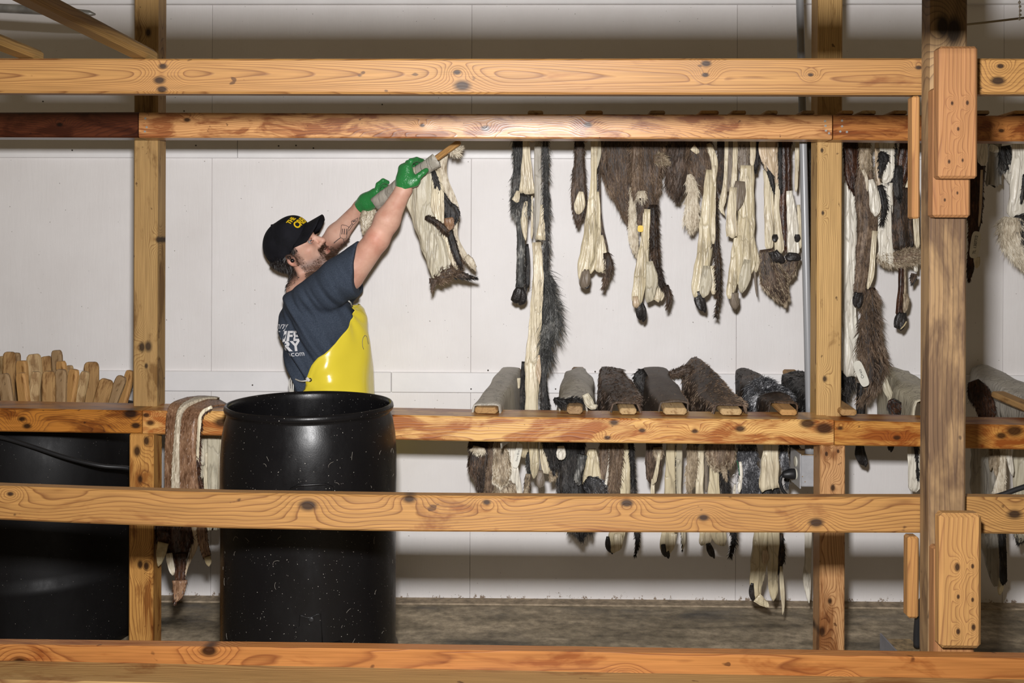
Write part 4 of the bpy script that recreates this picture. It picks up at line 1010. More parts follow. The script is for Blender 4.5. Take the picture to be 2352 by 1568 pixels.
# ------------------------------------------------------------------ hides draped on the sticks of the middle rail
zt1 = P(1176, 855, WALL_Y)[2]
def mid_stick(label, xf, xb, w, hh, Yf=3.63, Yb=4.545, mi=0, zb=None):
    zf = P(xf, 957.5 + (xf - 1176) * 0.006, YB)[2] + 0.001
    a = np.array([P(xf, 945, Yf)[0], Yf, zf + hh / 2]); b = np.array([P(xb, 858, Yb)[0], Yb, (zt1 if zb is None else zb) + 0.001 + hh / 2])
    o = stick(label, a, b, w, hh, M_ST[mi], 'sticks across the middle rail', rnd=0.008)
    return a, b
def drape(parent, mat, a, b, sts, hh, fur=None, name='saddle', n=30, fold=0.006):
    """sts: (t, half width, left drop, right drop, lift)"""
    sts = np.array(sts, float); t = np.linspace(sts[0, 0], sts[-1, 0], n)
    q = [np.interp(t, sts[:, 0], sts[:, k]) for k in range(1, 5)]
    d = (b - a) / np.linalg.norm(b - a); side = np.cross(d, [0, 0, 1.0]); side /= np.linalg.norm(side)
    r = np.random.default_rng(int(abs(a[0]) * 1000)); ph = r.uniform(0, 6, 6)
    prof = [(-1.25, -1.0, 'L'), (-1.22, -0.7, 'L'), (-1.18, -0.4, 'L'), (-1.12, -0.15, 'L'), (-1.02, -0.02, 'L'), (-0.8, 0, 'T'), (-0.4, 0, 'T'), (0, 0, 'T'), (0.4, 0, 'T'), (0.8, 0, 'T'),
            (1.02, -0.02, 'R'), (1.12, -0.15, 'R'), (1.18, -0.4, 'R'), (1.22, -0.7, 'R'), (1.25, -1.0, 'R')]
    G = []
    for i in range(n):
        hw, dl, dr, lf = (q[k][i] for k in range(4))
        c = a + (b - a) * t[i]; row = []
        for (u, v, kk) in prof:
            drop = dl if kk == 'L' else dr
            z = hh / 2 + 0.004 + lf * (1 - min(1, abs(u)) ** 2) + (v * drop if kk != 'T' else 0)
            off = fold * math.sin(9 * t[i] + ph[0] + 2 * u) + fold * 0.8 * math.sin(17 * t[i] + ph[1] + 3 * v)
            x = u * hw + (off if kk != 'T' else 0.0)
            z += fold * 0.6 * math.sin(13 * t[i] + ph[2] + 2.5 * u) * (1 if kk == 'T' else 0.4)
            row.append(c + side * x + np.array([0, 0, z]))
        G.append(row)
    G = np.array(G); m = len(prof)
    dn = np.gradient(G, axis=0); dv = np.gradient(G, axis=1)
    nm = np.cross(dv, dn); nm /= np.linalg.norm(nm, axis=2)[..., None] + 1e-9
    if nm[n // 2, m // 2, 2] < 0: nm = -nm
    I = G - nm * 0.006
    V = np.vstack([G.reshape(-1, 3), I.reshape(-1, 3)]); o_ = n * m
    Fc = []
    for i in range(n - 1):
        for j in range(m - 1):
            k = i * m + j; Fc.append([k, k + 1, k + m + 1, k + m]); Fc.append([o_ + k, o_ + k + m, o_ + k + m + 1, o_ + k + 1])
        k = i * m; Fc.append([k, k + m, o_ + k + m, o_ + k]); k = i * m + m - 1; Fc.append([k + m, k, o_ + k, o_ + k + m])
    for j in range(m - 1):
        Fc.append([j + 1, j, o_ + j, o_ + j + 1]); k = (n - 1) * m + j; Fc.append([k, k + 1, o_ + k + 1, o_ + k])
    o = obj(name, V, Fc, mat, parent)
    bm = bmesh.new(); bm.from_mesh(o.data); bmesh.ops.recalc_face_normals(bm, faces=bm.faces); bm.to_mesh(o.data); bm.free()
    o.data.polygons.foreach_set('use_smooth', [True] * len(o.data.polygons))
    if fur:
        fm, cnt, ln = fur[:3]; opt = fur[3] if len(fur) > 3 else {}
        ii = r.integers(0, n - 1, cnt); jj = r.integers(0, m - 1, cnt); f = r.uniform(0, 1, (cnt, 1)); g = r.uniform(0, 1, (cnt, 1))
        Pt = (G[ii, jj] * (1 - f) + G[ii + 1, jj] * f) * (1 - g) + (G[ii, jj + 1] * (1 - f) + G[ii + 1, jj + 1] * f) * g
        dirn = np.where((jj < 5)[:, None], -dv[ii, jj], np.where((jj > 8)[:, None], dv[ii, jj], np.sign(r.normal(0, 1, (cnt, 1))) * dv[ii, jj] - dn[ii, jj] * 0.5))
        dirn = dirn / (np.linalg.norm(dirn, axis=1)[:, None] + 1e-9)
        strands(o, Pt, nm[ii, jj], dirn, 2, ln, opt.get('w', 0.0028), fm, opt.get('lift', 0.3), opt.get('rand', 0.3), seed=cnt)
    return o
G2 = 'raw animal hides draped on the middle sticks'
a, b = mid_stick('broad stick under the smooth grey hide, leftmost on the middle rail', 1116, 1176, 0.085, 0.024, mi=1)
h = hide('smooth grey hide draped on the leftmost broad stick, furry ears below', 1140, 1000, 4.0, G2)
drape(h, GRS, a, b, [(0.03, 0.045, 0.10, 0.16, 0.004), (0.5, 0.046, 0.12, 0.22, 0.006), (0.95, 0.044, 0.12, 0.24, 0.008)], 0.024, fold=0.003)
strip(h, CRM, [(1193, 868, 10), (1193, 880, 12), (1191, 892, 5)], 4.3)
strip(h, FBB, [(1102, 960, 46), (1100, 1030, 44), (1098, 1070, 46), (1108, 1105, 34), (1116, 1150, 30)], 4.02, fur=(FBR, 1900, 0.016))
strip(h, FLT, [(1100, 1026, 28), (1098, 1036, 30), (1096, 1042, 20)], 3.97, fur=(FLT, 200, 0.014))
strip(h, FBM, [(1132, 960, 22), (1131, 1040, 18), (1128, 1100, 24), (1126, 1150, 34)], 4.0, fur=(FBM, 900, 0.014))
strip(h, FTN, [(1143, 1010, 16), (1150, 1040, 34), (1153, 1080, 42), (1150, 1110, 34), (1150, 1117, 22)], 3.96, th=0.3, fur=(FLT, 1300, 0.014, dict(lift=0.2)), name='ear')
strip(h, WHT, [(1166, 960, 40), (1168, 1020, 40), (1174, 1060, 32), (1180, 1095, 22), (1186, 1112, 20)], 4.0, fold=0.2, nf=3)
strip(h, FTN, [(1150, 1108, 60), (1160, 1130, 76), (1165, 1155, 60)], 4.01, fur=(FBM, 1200, 0.016))
strip(h, WHT, [(1184, 1070, 12), (1190, 1110, 14), (1196, 1150, 10)], 3.98)
paper(h, 1189, 1046, 15, 58, 12, 3.95, 'Steve Braz', size=0.42)

h = hide('tan and black hide scraps hanging under the rail below the bushy tail', 1235, 1000, 4.0, G2)
strip(h, CR2, [(1203, 960, 22), (1203, 1020, 22), (1203, 1050, 16)], 4.0, fold=0.2)
strip(h, CR2, [(1226, 960, 24), (1226, 1030, 22), (1228, 1070, 22), (1226, 1098, 8)], 3.98, fold=0.2, nf=2.5)
strip(h, FBK, [(1214, 1038, 8), (1215, 1065, 14), (1214, 1092, 6)], 4.01, fur=(FGY, 250, 0.012))
strip(h, FTN, [(1213, 1088, 10), (1211, 1115, 14), (1207, 1150, 12)], 3.99, fur=(FBR, 400, 0.014))
toe(h, [(1241, 1080, 12), (1241, 1098, 20), (1240, 1115, 18), (1239, 1121, 8)], 3.98, BRS)
strip(h, CRM, [(1252, 960, 20), (1250, 1040, 22), (1256, 1080, 22), (1262, 1088, 6)], 4.01, fold=0.2)
strip(h, FBK, [(1252, 960, 36), (1262, 1020, 30), (1270, 1060, 20), (1272, 1082, 8)], 3.97, fur=(FBK, 800, 0.018))
strip(h, FTN, [(1264, 1082, 8), (1270, 1092, 18), (1266, 1100, 12)], 3.99, fur=(FTN, 200, 0.014))

a, b = mid_stick('square worn stick under the folded grey hide with black fringe', 1320, 1328, 0.058, 0.030, mi=2)
h = hide('folded grey hide with black fur fringe and cream cone below', 1330, 1000, 4.0, G2)
drape(h, GRS, a, b, [(0.10, 0.045, 0.07, 0.10, 0.010), (0.3, 0.062, 0.10, 0.12, 0.02), (0.6, 0.058, 0.12, 0.12, 0.024), (0.85, 0.042, 0.10, 0.10, 0.014)], 0.030, fold=0.007)
strip(h, FBK, [(1272, 915, 8), (1290, 924, 14), (1316, 922, 14), (1337, 922, 8)], 3.70, fur=(FBK, 700, 0.024, dict(lift=0.8)), label='black fur fringe')
strip(h, GRN, [(1344, 905, 16), (1352, 922, 20), (1362, 934, 16), (1372, 930, 6)], 3.68, fold=0.2)
strip(h, FBK, [(1310, 960, 70), (1308, 1020, 64), (1312, 1080, 62), (1312, 1150, 70)], 4.02, fur=(FBK, 2800, 0.022))
strip(h, FBK, [(1345, 1100, 20), (1368, 1118, 44), (1376, 1150, 44)], 3.97, fur=(FSP, 900, 0.018))
strip(h, WHT, [(1288, 1024, 16), (1289, 1042, 22), (1286, 1055, 14)], 3.96)
strip(h, FGY, [(1338, 1044, 22), (1333, 1070, 18), (1326, 1098, 16), (1330, 1108, 20)], 3.95, th=0.7, fur=(FGY, 350, 0.008, dict(lift=0.2)), name='leg')
strip(h, CR2, [(1360, 1030, 18), (1360, 1060, 32), (1361, 1100, 46), (1362, 1112, 50)], 3.985, end='flat', nf=1.2, name='cone')
strip(h, FBK, [(1330, 1140, 70), (1332, 1200, 60), (1333, 1228, 44)], 4.02, fur=(FBK, 900, 0.03))

a, b = mid_stick('worn stick under the narrow dark brown furry hide', 1443, 1400, 0.062, 0.024, mi=0)
h = hide('narrow dark brown furry hide on a stick with brown and cream legs below', 1420, 1000, 4.0, G2)
drape(h, FBR, a, b, [(0.07, 0.05, 0.14, 0.06, 0.008), (0.5, 0.058, 0.2, 0.1, 0.01), (0.97, 0.048, 0.2, 0.1, 0.008)], 0.024, (FBR, 3200, 0.02))
strip(h, FBM, [(1390, 960, 26), (1390, 1040, 24), (1388, 1100, 22), (1392, 1150, 18)], 3.98, fur=(FBM, 900, 0.02))
strip(h, WHT, [(1400, 960, 5), (1399, 1050, 4), (1392, 1110, 7), (1390, 1120, 4)], 3.96)
strip(h, FBM, [(1416, 960, 30), (1415, 1040, 28), (1414, 1090, 24), (1410, 1150, 26)], 3.96, fur=(FBM, 1300, 0.024, dict(lift=0.6)))
strip(h, CR2, [(1432, 960, 28), (1432, 1050, 28), (1431, 1140, 34), (1418, 1220, 36), (1412, 1255, 34), (1408, 1268, 20)], 3.99, nf=2)
strip(h, FBK, [(1449, 960, 14), (1451, 1040, 10), (1456, 1130, 10), (1462, 1200, 12), (1464, 1245, 9), (1460, 1272, 4)], 3.98, fur=(FBK, 1000, 0.016, dict(lift=0.7)), label='black fringe edge')
toe(h, [(1396, 1232, 10), (1397, 1252, 16), (1404, 1270, 10)], 3.99)
strip(h, CRM, [(1418, 1225, 18), (1420, 1250, 20), (1414, 1266, 10)], 3.97)

a, b = mid_stick('broad pale ended stick under the smooth dark brown hide', 1551, 1500, 0.085, 0.026, mi=0)
h = hide('smooth dark brown hide on a broad stick with a dark ear at the back', 1520, 1000, 4.0, G2)
drape(h, fur_mat('sleek_brown_fur', (0.035, 0.024, 0.017), (0.075, 0.053, 0.037), (0.12, 0.09, 0.065)), a, b, [(0.10, 0.05, 0.12, 0.03, 0.004), (0.5, 0.056, 0.22, 0.05, 0.008), (0.96, 0.052, 0.22, 0.06, 0.01)], 0.026, (FBM, 1800, 0.010, dict(lift=0.1, w=0.0018)), fold=0.004)
strip(h, FBK, [(1484, 856, 22), (1472, 866, 36), (1476, 886, 26), (1482, 900, 8)], 4.3, fur=(FBK, 500, 0.016, dict(lift=0.7)), name='ear')
strip(h, FBR, [(1502, 960, 40), (1502, 1030, 38), (1500, 1070, 34), (1498, 1105, 24), (1497, 1112, 10)], 3.99, fold=0.2, nf=3, fur=(FBR, 500, 0.01))
strip(h, CRM, [(1514, 1040, 6), (1510, 1070, 8), (1504, 1100, 10), (1499, 1112, 8)], 3.95, fold=0.25)
strip(h, FTN, [(1511, 1026, 20), (1512, 1040, 22), (1510, 1055, 10)], 3.955, fur=(FTN, 250, 0.012))
strip(h, CRM, [(1500, 1100, 8), (1499, 1125, 10), (1498, 1160, 7)], 3.98)
strip(h, CR2, [(1543, 960, 22), (1541, 1040, 24), (1540, 1137, 28), (1536, 1220, 32), (1530, 1260, 30), (1528, 1275, 14)], 4.0, nf=2, label='cream leg skin')
strip(h, GRN, [(1560, 960, 16), (1560, 1060, 14), (1560, 1140, 12), (1570, 1225, 12), (1568, 1262, 5)], 3.99, fur=(FBK, 300, 0.012, dict(edge='R')))
toe(h, [(1524, 1250, 16), (1529, 1268, 20), (1532, 1280, 12)], 3.99)
strip(h, CRM, [(1548, 1225, 14), (1545, 1250, 12), (1540, 1266, 6)], 3.98)

a, b = mid_stick('stick under the tall arched brown furry hide', 1680, 1596, 0.078, 0.024, mi=0)
h = hide('tall arched brown furry hide on a stick, wire ring tag below', 1640, 1000, 4.0, G2)
drape(h, FBR, a, b, [(0.05, 0.05, 0.10, 0.03, 0.006), (0.35, 0.062, 0.22, 0.06, 0.03), (0.65, 0.064, 0.26, 0.08, 0.045), (0.98, 0.052, 0.26, 0.08, 0.055)], 0.024, (FBM, 3600, 0.018))
strip(h, FBR, [(1535, 858, 6), (1552, 856, 16), (1575, 848, 18), (1590, 850, 20)], 4.35, fur=(FBR, 500, 0.018, dict(lift=0.7)))
strip(h, FTN, [(1590, 960, 20), (1590, 1040, 22), (1588, 1090, 24), (1584, 1115, 14), (1584, 1134, 4)], 3.98, fur=(FTN, 900, 0.022))
strip(h, CRM, [(1608, 960, 18), (1609, 1060, 16), (1607, 1140, 20), (1622, 1225, 26), (1622, 1250, 22)], 3.99, nf=2.4)
strip(h, BRS, [(1622, 960, 12), (1622, 1060, 8), (1622, 1130, 6)], 4.0)
strip(h, FBM, [(1656, 960, 66), (1655, 1030, 68), (1652, 1060, 60), (1648, 1076, 40)], 3.955, fur=(FTN, 2000, 0.014), name='fur_panel')
strip(h, CR2, [(1640, 1065, 20), (1640, 1100, 22), (1640, 1150, 30), (1650, 1225, 34), (1660, 1245, 24), (1664, 1252, 10)], 3.98, nf=2)
strip(h, FBK, [(1662, 1068, 14), (1666, 1110, 18), (1672, 1160, 18), (1686, 1225, 12), (1683, 1255, 8), (1678, 1272, 5)], 3.975, fur=(FBK, 900, 0.02, dict(lift=0.7)))
strip(h, FTN, [(1660, 1060, 10), (1663, 1080, 10), (1667, 1098, 4)], 3.94, fur=(FTN, 200, 0.014))
toe(h, [(1626, 1248, 14), (1632, 1264, 18), (1638, 1280, 10)], 3.98)
strip(h, CR2, [(1614, 1220, 12), (1612, 1245, 14), (1610, 1252, 6)], 3.97)
c = P(1689, 1100, 3.93); ringpts = [c + np.array([math.cos(t), 0, 1.25 * math.sin(t)]) * 9 / S(3.93) for t in np.linspace(0, 2 * math.pi, 25)]
V, Fc = tube(ringpts, 0.0009, 5, False); rg = obj('wire_ring', V, Fc, M_CHROME, h)
V, Fc = tube([P(1693, 1058, 3.93), P(1697, 1075, 3.93), P(1699, 1092, 3.93)], 0.0015, 6); obj('green_string', V, Fc, plain('green_twine', (0.02, 0.16, 0.06), 0.6), h)
strip(h, WHT, [(1700, 1060, 6), (1702, 1085, 8), (1699, 1115, 10), (1698, 1130, 8)], 3.935, name='string_tag')
strip(h, WHT, [(1688, 1112, 4), (1687, 1125, 7), (1686, 1140, 6)], 3.935, name='string_tag')

a, b = mid_stick('stick with a chipped end under the frosted black hide', 1812, 1706, 0.062, 0.022, mi=3)
h = hide('black hide frosted with white hairs on a stick, long pale legs to the floor', 1760, 1000, 4.0, G2)
drape(h, FBB, a, b, [(0.12, 0.05, 0.06, 0.03, 0.004), (0.4, 0.06, 0.16, 0.05, 0.02), (0.7, 0.05, 0.2, 0.08, 0.012), (0.95, 0.04, 0.2, 0.08, 0.008)], 0.022, (FBB, 1800, 0.012))
drape(h, FBK, a, b, [(0.28, 0.058, 0.14, 0.07, 0.018), (0.40, 0.062, 0.20, 0.09, 0.034), (0.52, 0.058, 0.20, 0.09, 0.026)], 0.022, (FSP, 2600, 0.03, dict(lift=0.5)), 'frosted_band', 14)
strip(h, FSP, [(1712, 960, 40), (1716, 1040, 40), (1722, 1100, 44), (1726, 1150, 44)], 3.99, fur=(FSP, 2600, 0.024, dict(lift=0.5)))
strip(h, CRM, [(1770, 960, 30), (1770, 1030, 34), (1768, 1080, 42), (1766, 1115, 48), (1766, 1122, 48)], 3.94, end='flat', nf=1.2, name='cone', label='glossy cream cone of skin')
strip(h, FBK, [(1766, 1110, 44), (1766, 1160, 56), (1768, 1215, 40)], 4.0, fur=(FBK, 700, 0.02))
strip(h, FSP, [(1798, 960, 20), (1800, 1040, 16), (1806, 1080, 14), (1808, 1110, 8)], 4.0, fur=(FSP, 700, 0.024))
strip(h, CR2, [(1752, 1190, 40), (1750, 1240, 40), (1742, 1300, 36), (1736, 1345, 30), (1738, 1375, 22)], 3.99, nf=2.2, label='long pale leg skin')
strip(h, PNK, [(1757, 1262, 10), (1758, 1280, 16), (1755, 1296, 8)], 3.955)
strip(h, CR2, [(1738, 1372, 22), (1748, 1380, 20), (1760, 1388, 14), (1766, 1394, 6)], 3.97)
toe(h, [(1728, 1338, 8), (1727, 1360, 14), (1730, 1380, 8)], 3.98)
strip(h, CR2, [(1778, 1190, 30), (1776, 1260, 26), (1775, 1310, 24), (1776, 1360, 20), (1776, 1379, 8)], 3.98, nf=2.2)
strip(h, FBB, [(1794, 1225, 10), (1792, 1280, 20), (1788, 1310, 10)], 3.99, fur=(FBK, 300, 0.02))
strip(h, CRM, [(1794, 1300, 6), (1796, 1350, 10), (1799, 1390, 7), (1797, 1411, 3)], 3.98, fold=0.25)

a, b = mid_stick('stick under the black furry hide beside the right post', 1950, 1812, 0.06, 0.024, mi=1)
h = hide('black furry hide draped on the stick behind the conduit', 1850, 1000, 4.1, G2)
drape(h, FBK, a, b, [(0.28, 0.06, 0.16, 0.06, 0.01), (0.6, 0.07, 0.2, 0.1, 0.02), (0.84, 0.06, 0.2, 0.1, 0.01)], 0.024, (FBK, 2200, 0.02))
strip(h, FBK, [(1826, 960, 24), (1824, 1040, 20), (1822, 1070, 10)], 4.1, fur=(FBK, 500, 0.014))
strip(h, WHT, [(1856, 1200, 18), (1856, 1290, 16), (1853, 1330, 18), (1858, 1384, 6)], 4.1)
toe(h, [(2046, 1000, 14), (2046, 1025, 16), (2044, 1036, 8)], 4.2)

a, b = mid_stick('stick under the wrinkled pale grey hide left of the thick post', 2165, 2050, 0.07, 0.024, mi=2)
h = hide('wrinkled pale grey hide on a stick half behind the thick front post', 2075, 1000, 4.1, G2)
drape(h, GRN, a, b, [(0.15, 0.06, 0.16, 0.1, 0.01), (0.6, 0.064, 0.22, 0.1, 0.016), (0.97, 0.05, 0.22, 0.1, 0.012)], 0.024, fold=0.009)
strip(h, FMH, [(2044, 918, 10), (2052, 930, 30), (2066, 948, 34)], 3.98, fur=(FBK, 500, 0.016))
strip(h, GRN, [(2034, 866, 12), (2036, 890, 18), (2046, 915, 16), (2040, 930, 8)], 4.2, fold=0.2)
strip(h, WHT, [(2100, 960, 34), (2099, 1030, 30), (2100, 1090, 26), (2098, 1128, 26)], 4.05, fold=0.2)
strip(h, FBK, [(2100, 960, 30), (2106, 1050, 6), (2108, 1100, 8)], 4.03, fur=(FBK, 300, 0.014))

a, b = mid_stick('stick under the grey hide at the right edge of the photo', 2440, 2252, 0.08, 0.026, mi=2)
h = hide('soft grey hide over a slanting stick at the right edge, dark fur beneath', 2300, 1000, 4.0, G2)
drape(h, GRS, a, b, [(0.05, 0.06, 0.10, 0.1, 0.01), (0.5, 0.066, 0.12, 0.1, 0.018), (0.98, 0.055, 0.10, 0.08, 0.02)], 0.026, fold=0.008)
strip(h, FMH, [(2236, 874, 26), (2246, 900, 46), (2262, 930, 44), (2270, 965, 36)], 4.05, fur=(FBB, 900, 0.014))
strip(h, GRS, [(2250, 960, 50), (2256, 1060, 56), (2262, 1160, 60), (2276, 1260, 40), (2288, 1345, 24)], 4.1, nf=3, fold=0.16)
strip(h, FTN, [(2276, 1030, 10), (2276, 1060, 10), (2275, 1080, 5)], 4.0)
strip(h, FTN, [(2292, 1020, 18), (2290, 1065, 22), (2292, 1098, 8)], 3.99, fur=(FTN, 250, 0.01))
strip(h, FLT, [(2302, 1020, 12), (2304, 1065, 14), (2298, 1110, 24), (2296, 1145, 34)], 3.97, fur=(FLT, 400, 0.012))
strip(h, WHT, [(2312, 1020, 16), (2320, 1060, 14), (2326, 1092, 8)], 3.98)
strip(h, FBK, [(2300, 1190, 16), (2303, 1250, 16), (2304, 1320, 16), (2304, 1340, 14)], 4.05, th=0.8, fur=(FBK, 200, 0.008), name='leg')
strip(h, HORN, [(2302, 1328, 14), (2298, 1350, 14), (2296, 1366, 6)], 4.05, name='hoof')
strip(h, GRN, [(2350, 960, 50), (2350, 1060, 46), (2346, 1150, 44), (2345, 1220, 40), (2340, 1245, 24)], 4.08, fold=0.18, fur=(FBK, 200, 0.02, dict(v=(0.85, 1))))
zs = P(2350, 975, YB)[2]
xa, xb_ = P(2420, 950, 3.62)[0], P(2290, 918, 3.98)[0]
stick('bare brown board lying on the middle rail at the right edge', (xa, 3.60, zs + 0.014), (xb_, 3.98, zs + 0.05), 0.06, 0.026, M_ST[1], 'sticks across the middle rail')

# ------------------------------------------------------------------ hides left of the drum
h = hide('red brown hide with a white back stripe folded over the middle rail', 420, 930, 3.55, 'raw animal hides beside the drum')
def sheet(parent, mat, cols, name, fur=None, th=0.006, label=None):
    """cols: list of polylines [(px,py,Y)...] left to right, lofted into a thick sheet"""
    m = 36; C = np.array([[P(*q) for q in cr(np.array(c, float), m)] for c in cols])   # k, m, 3
    k = 14
    G = np.array([cr(C[:, i], k) if C.shape[0] > 2 else C[0, i] + (C[-1, i] - C[0, i]) * np.linspace(0, 1, k)[:, None] for i in range(m)])  # m,k,3
    dn = np.gradient(G, axis=0); dv = np.gradient(G, axis=1)
    nm = np.cross(dv, dn); nm /= np.linalg.norm(nm, axis=2)[..., None] + 1e-9
    if nm[m * 2 // 3, k // 2, 1] > 0: nm = -nm
    V = np.vstack([G.reshape(-1, 3), (G - nm * th).reshape(-1, 3)]); o_ = m * k; Fc = []
    for i in range(m - 1):
        for j in range(k - 1):
            q = i * k + j; Fc.append([q, q + 1, q + k + 1, q + k]); Fc.append([o_ + q, o_ + q + k, o_ + q + k + 1, o_ + q + 1])
        q = i * k; Fc.append([q, q + k, o_ + q + k, o_ + q]); q = i * k + k - 1; Fc.append([q + k, q, o_ + q, o_ + q + k])
    for j in range(k - 1):
        Fc.append([j + 1, j, o_ + j, o_ + j + 1]); q = (m - 1) * k + j; Fc.append([q, q + 1, o_ + q + 1, o_ + q])
    o = obj(name, V, Fc, mat, parent, label=label)
    bm = bmesh.new(); bm.from_mesh(o.data); bmesh.ops.recalc_face_normals(bm, faces=bm.faces); bm.to_mesh(o.data); bm.free()
    o.data.polygons.foreach_set('use_smooth', [True] * len(o.data.polygons))
    if fur:
        fm, cnt, ln = fur[:3]; r = np.random.default_rng(cnt)
        ii = r.integers(0, m - 1, cnt); jj = r.integers(0, k - 1, cnt); f = r.uniform(0, 1, (cnt, 1)); g = r.uniform(0, 1, (cnt, 1))
        Pt = (G[ii, jj] * (1 - f) + G[ii + 1, jj] * f) * (1 - g) + (G[ii, jj + 1] * (1 - f) + G[ii + 1, jj + 1] * f) * g
        d = dn[ii, jj] / (np.linalg.norm(dn[ii, jj], axis=1)[:, None] + 1e-9)
        strands(o, Pt, nm[ii, jj], d, 2, ln, 0.002, fm, 0.12, 0.2, seed=cnt)
    return o
sheet(h, FRD, [[(500, 914, 3.74), (466, 918, 3.66), (420, 942, 3.565), (410, 1005, 3.545), (410, 1070, 3.54), (409, 1180, 3.55)],
               [(512, 921, 3.72), (480, 926, 3.64), (448, 950, 3.55), (440, 1005, 3.525), (440, 1070, 3.52), (436, 1180, 3.53)],
               [(525, 928, 3.70), (490, 932, 3.62), (460, 952, 3.56), (452, 1010, 3.535), (452, 1070, 3.53), (464, 1180, 3.55)]], 'fur_panel', (FRD, 2200, 0.016), label='brown flank fur')
sheet(h, FLT, [[(470, 908, 3.76), (440, 914, 3.66), (408, 940, 3.56), (399, 1010, 3.535), (394, 1080, 3.53), (390, 1190, 3.54)],
               [(496, 910, 3.74), (458, 916, 3.64), (415, 942, 3.545), (406, 1010, 3.525), (404, 1080, 3.52), (401, 1190, 3.53)],
               [(505, 913, 3.74), (470, 918, 3.66), (423, 946, 3.56), (413, 1010, 3.53), (413, 1080, 3.53), (413, 1190, 3.54)]], 'white_stripe', (FLT, 1200, 0.014), label='white stripe of fur')
sheet(h, FRD, [[(455, 908, 3.76), (420, 914, 3.68), (386, 936, 3.58), (379, 1010, 3.56), (378, 1080, 3.56), (376, 1190, 3.56)],
               [(470, 908, 3.74), (430, 914, 3.66), (398, 940, 3.57), (391, 1010, 3.55), (388, 1080, 3.55), (384, 1190, 3.55)],
               [(480, 909, 3.74), (438, 916, 3.65), (408, 944, 3.56), (400, 1010, 3.54), (396, 1080, 3.535), (392, 1190, 3.54)]], 'fur_panel', (FRD, 1200, 0.012))
strip(h, CRM, [(487, 934, 8), (464, 948, 9), (457, 980, 9), (454, 1030, 9), (454, 1080, 7)], 3.555, name='underside', fur=(FMH, 260, 0.016, dict(edge='L', lift=0.7)))
strip(h, FMH, [(452, 1040, 8), (452, 1090, 12), (460, 1130, 20), (460, 1180, 26)], 3.56, fur=(FMH, 600, 0.016, dict(lift=0.6)))
strip(h, FMH, [(402, 1160, 80), (402, 1220, 90), (404, 1255, 70), (410, 1285, 34)], 3.6, fur=(FMH, 1800, 0.016))
strip(h, FMH, [(412, 1270, 34), (414, 1310, 24), (412, 1340, 22)], 3.58, fur=(FMH, 350, 0.01), name='leg')
strip(h, FRD, [(413, 1332, 34), (413, 1348, 32), (408, 1368, 22), (404, 1381, 8)], 3.57, name='hoof', fur=(FMH, 200, 0.012))
strip(h, FMH, [(376, 1220, 24), (374, 1250, 24)], 3.57, fur=(FMH, 200, 0.012)); strip(h, HORN, [(376, 1246, 26), (370, 1272, 22), (364, 1299, 8)], 3.56, name='hoof')
strip(h, FLT, [(388, 1270, 16), (392, 1295, 16), (398, 1320, 10)], 3.57, name='dewclaw')
strip(h, PNK, [(448, 1210, 22), (446, 1255, 16), (430, 1300, 6), (424, 1330, 3)], 3.60)
strip(h, FRD, [(462, 1190, 22), (466, 1240, 24), (473, 1270, 20), (477, 1285, 16)], 3.58, fur=(FMH, 350, 0.012), name='leg'); strip(h, HORN, [(476, 1278, 16), (479, 1290, 14), (480, 1300, 6)], 3.575, name='hoof')
h = hide('pale grey green skins hanging behind the rail between brown hide and drum', 485, 960, 4.0, 'raw animal hides beside the drum')
strip(h, GRN, [(466, 930, 26), (466, 1000, 24), (466, 1060, 22), (468, 1066, 20)], 3.772, end='flat')
strip(h, GRN, [(464, 1055, 18), (462, 1090, 16), (466, 1096, 14)], 3.772, end='flat'); strip(h, CRM, [(474, 1040, 6), (472, 1100, 8), (472, 1180, 8)], 3.772)
strip(h, GRN, [(490, 930, 34), (490, 1050, 30), (490, 1200, 32), (490, 1215, 28)], 3.772, nf=2.4, fold=0.14); strip(h, CRM, [(506, 930, 12), (506, 1080, 10), (507, 1200, 10)], 3.772)
strip(h, FMH, [(508, 1060, 6), (511, 1110, 8), (512, 1180, 8)], 3.772, fur=(FMH, 200, 0.012))

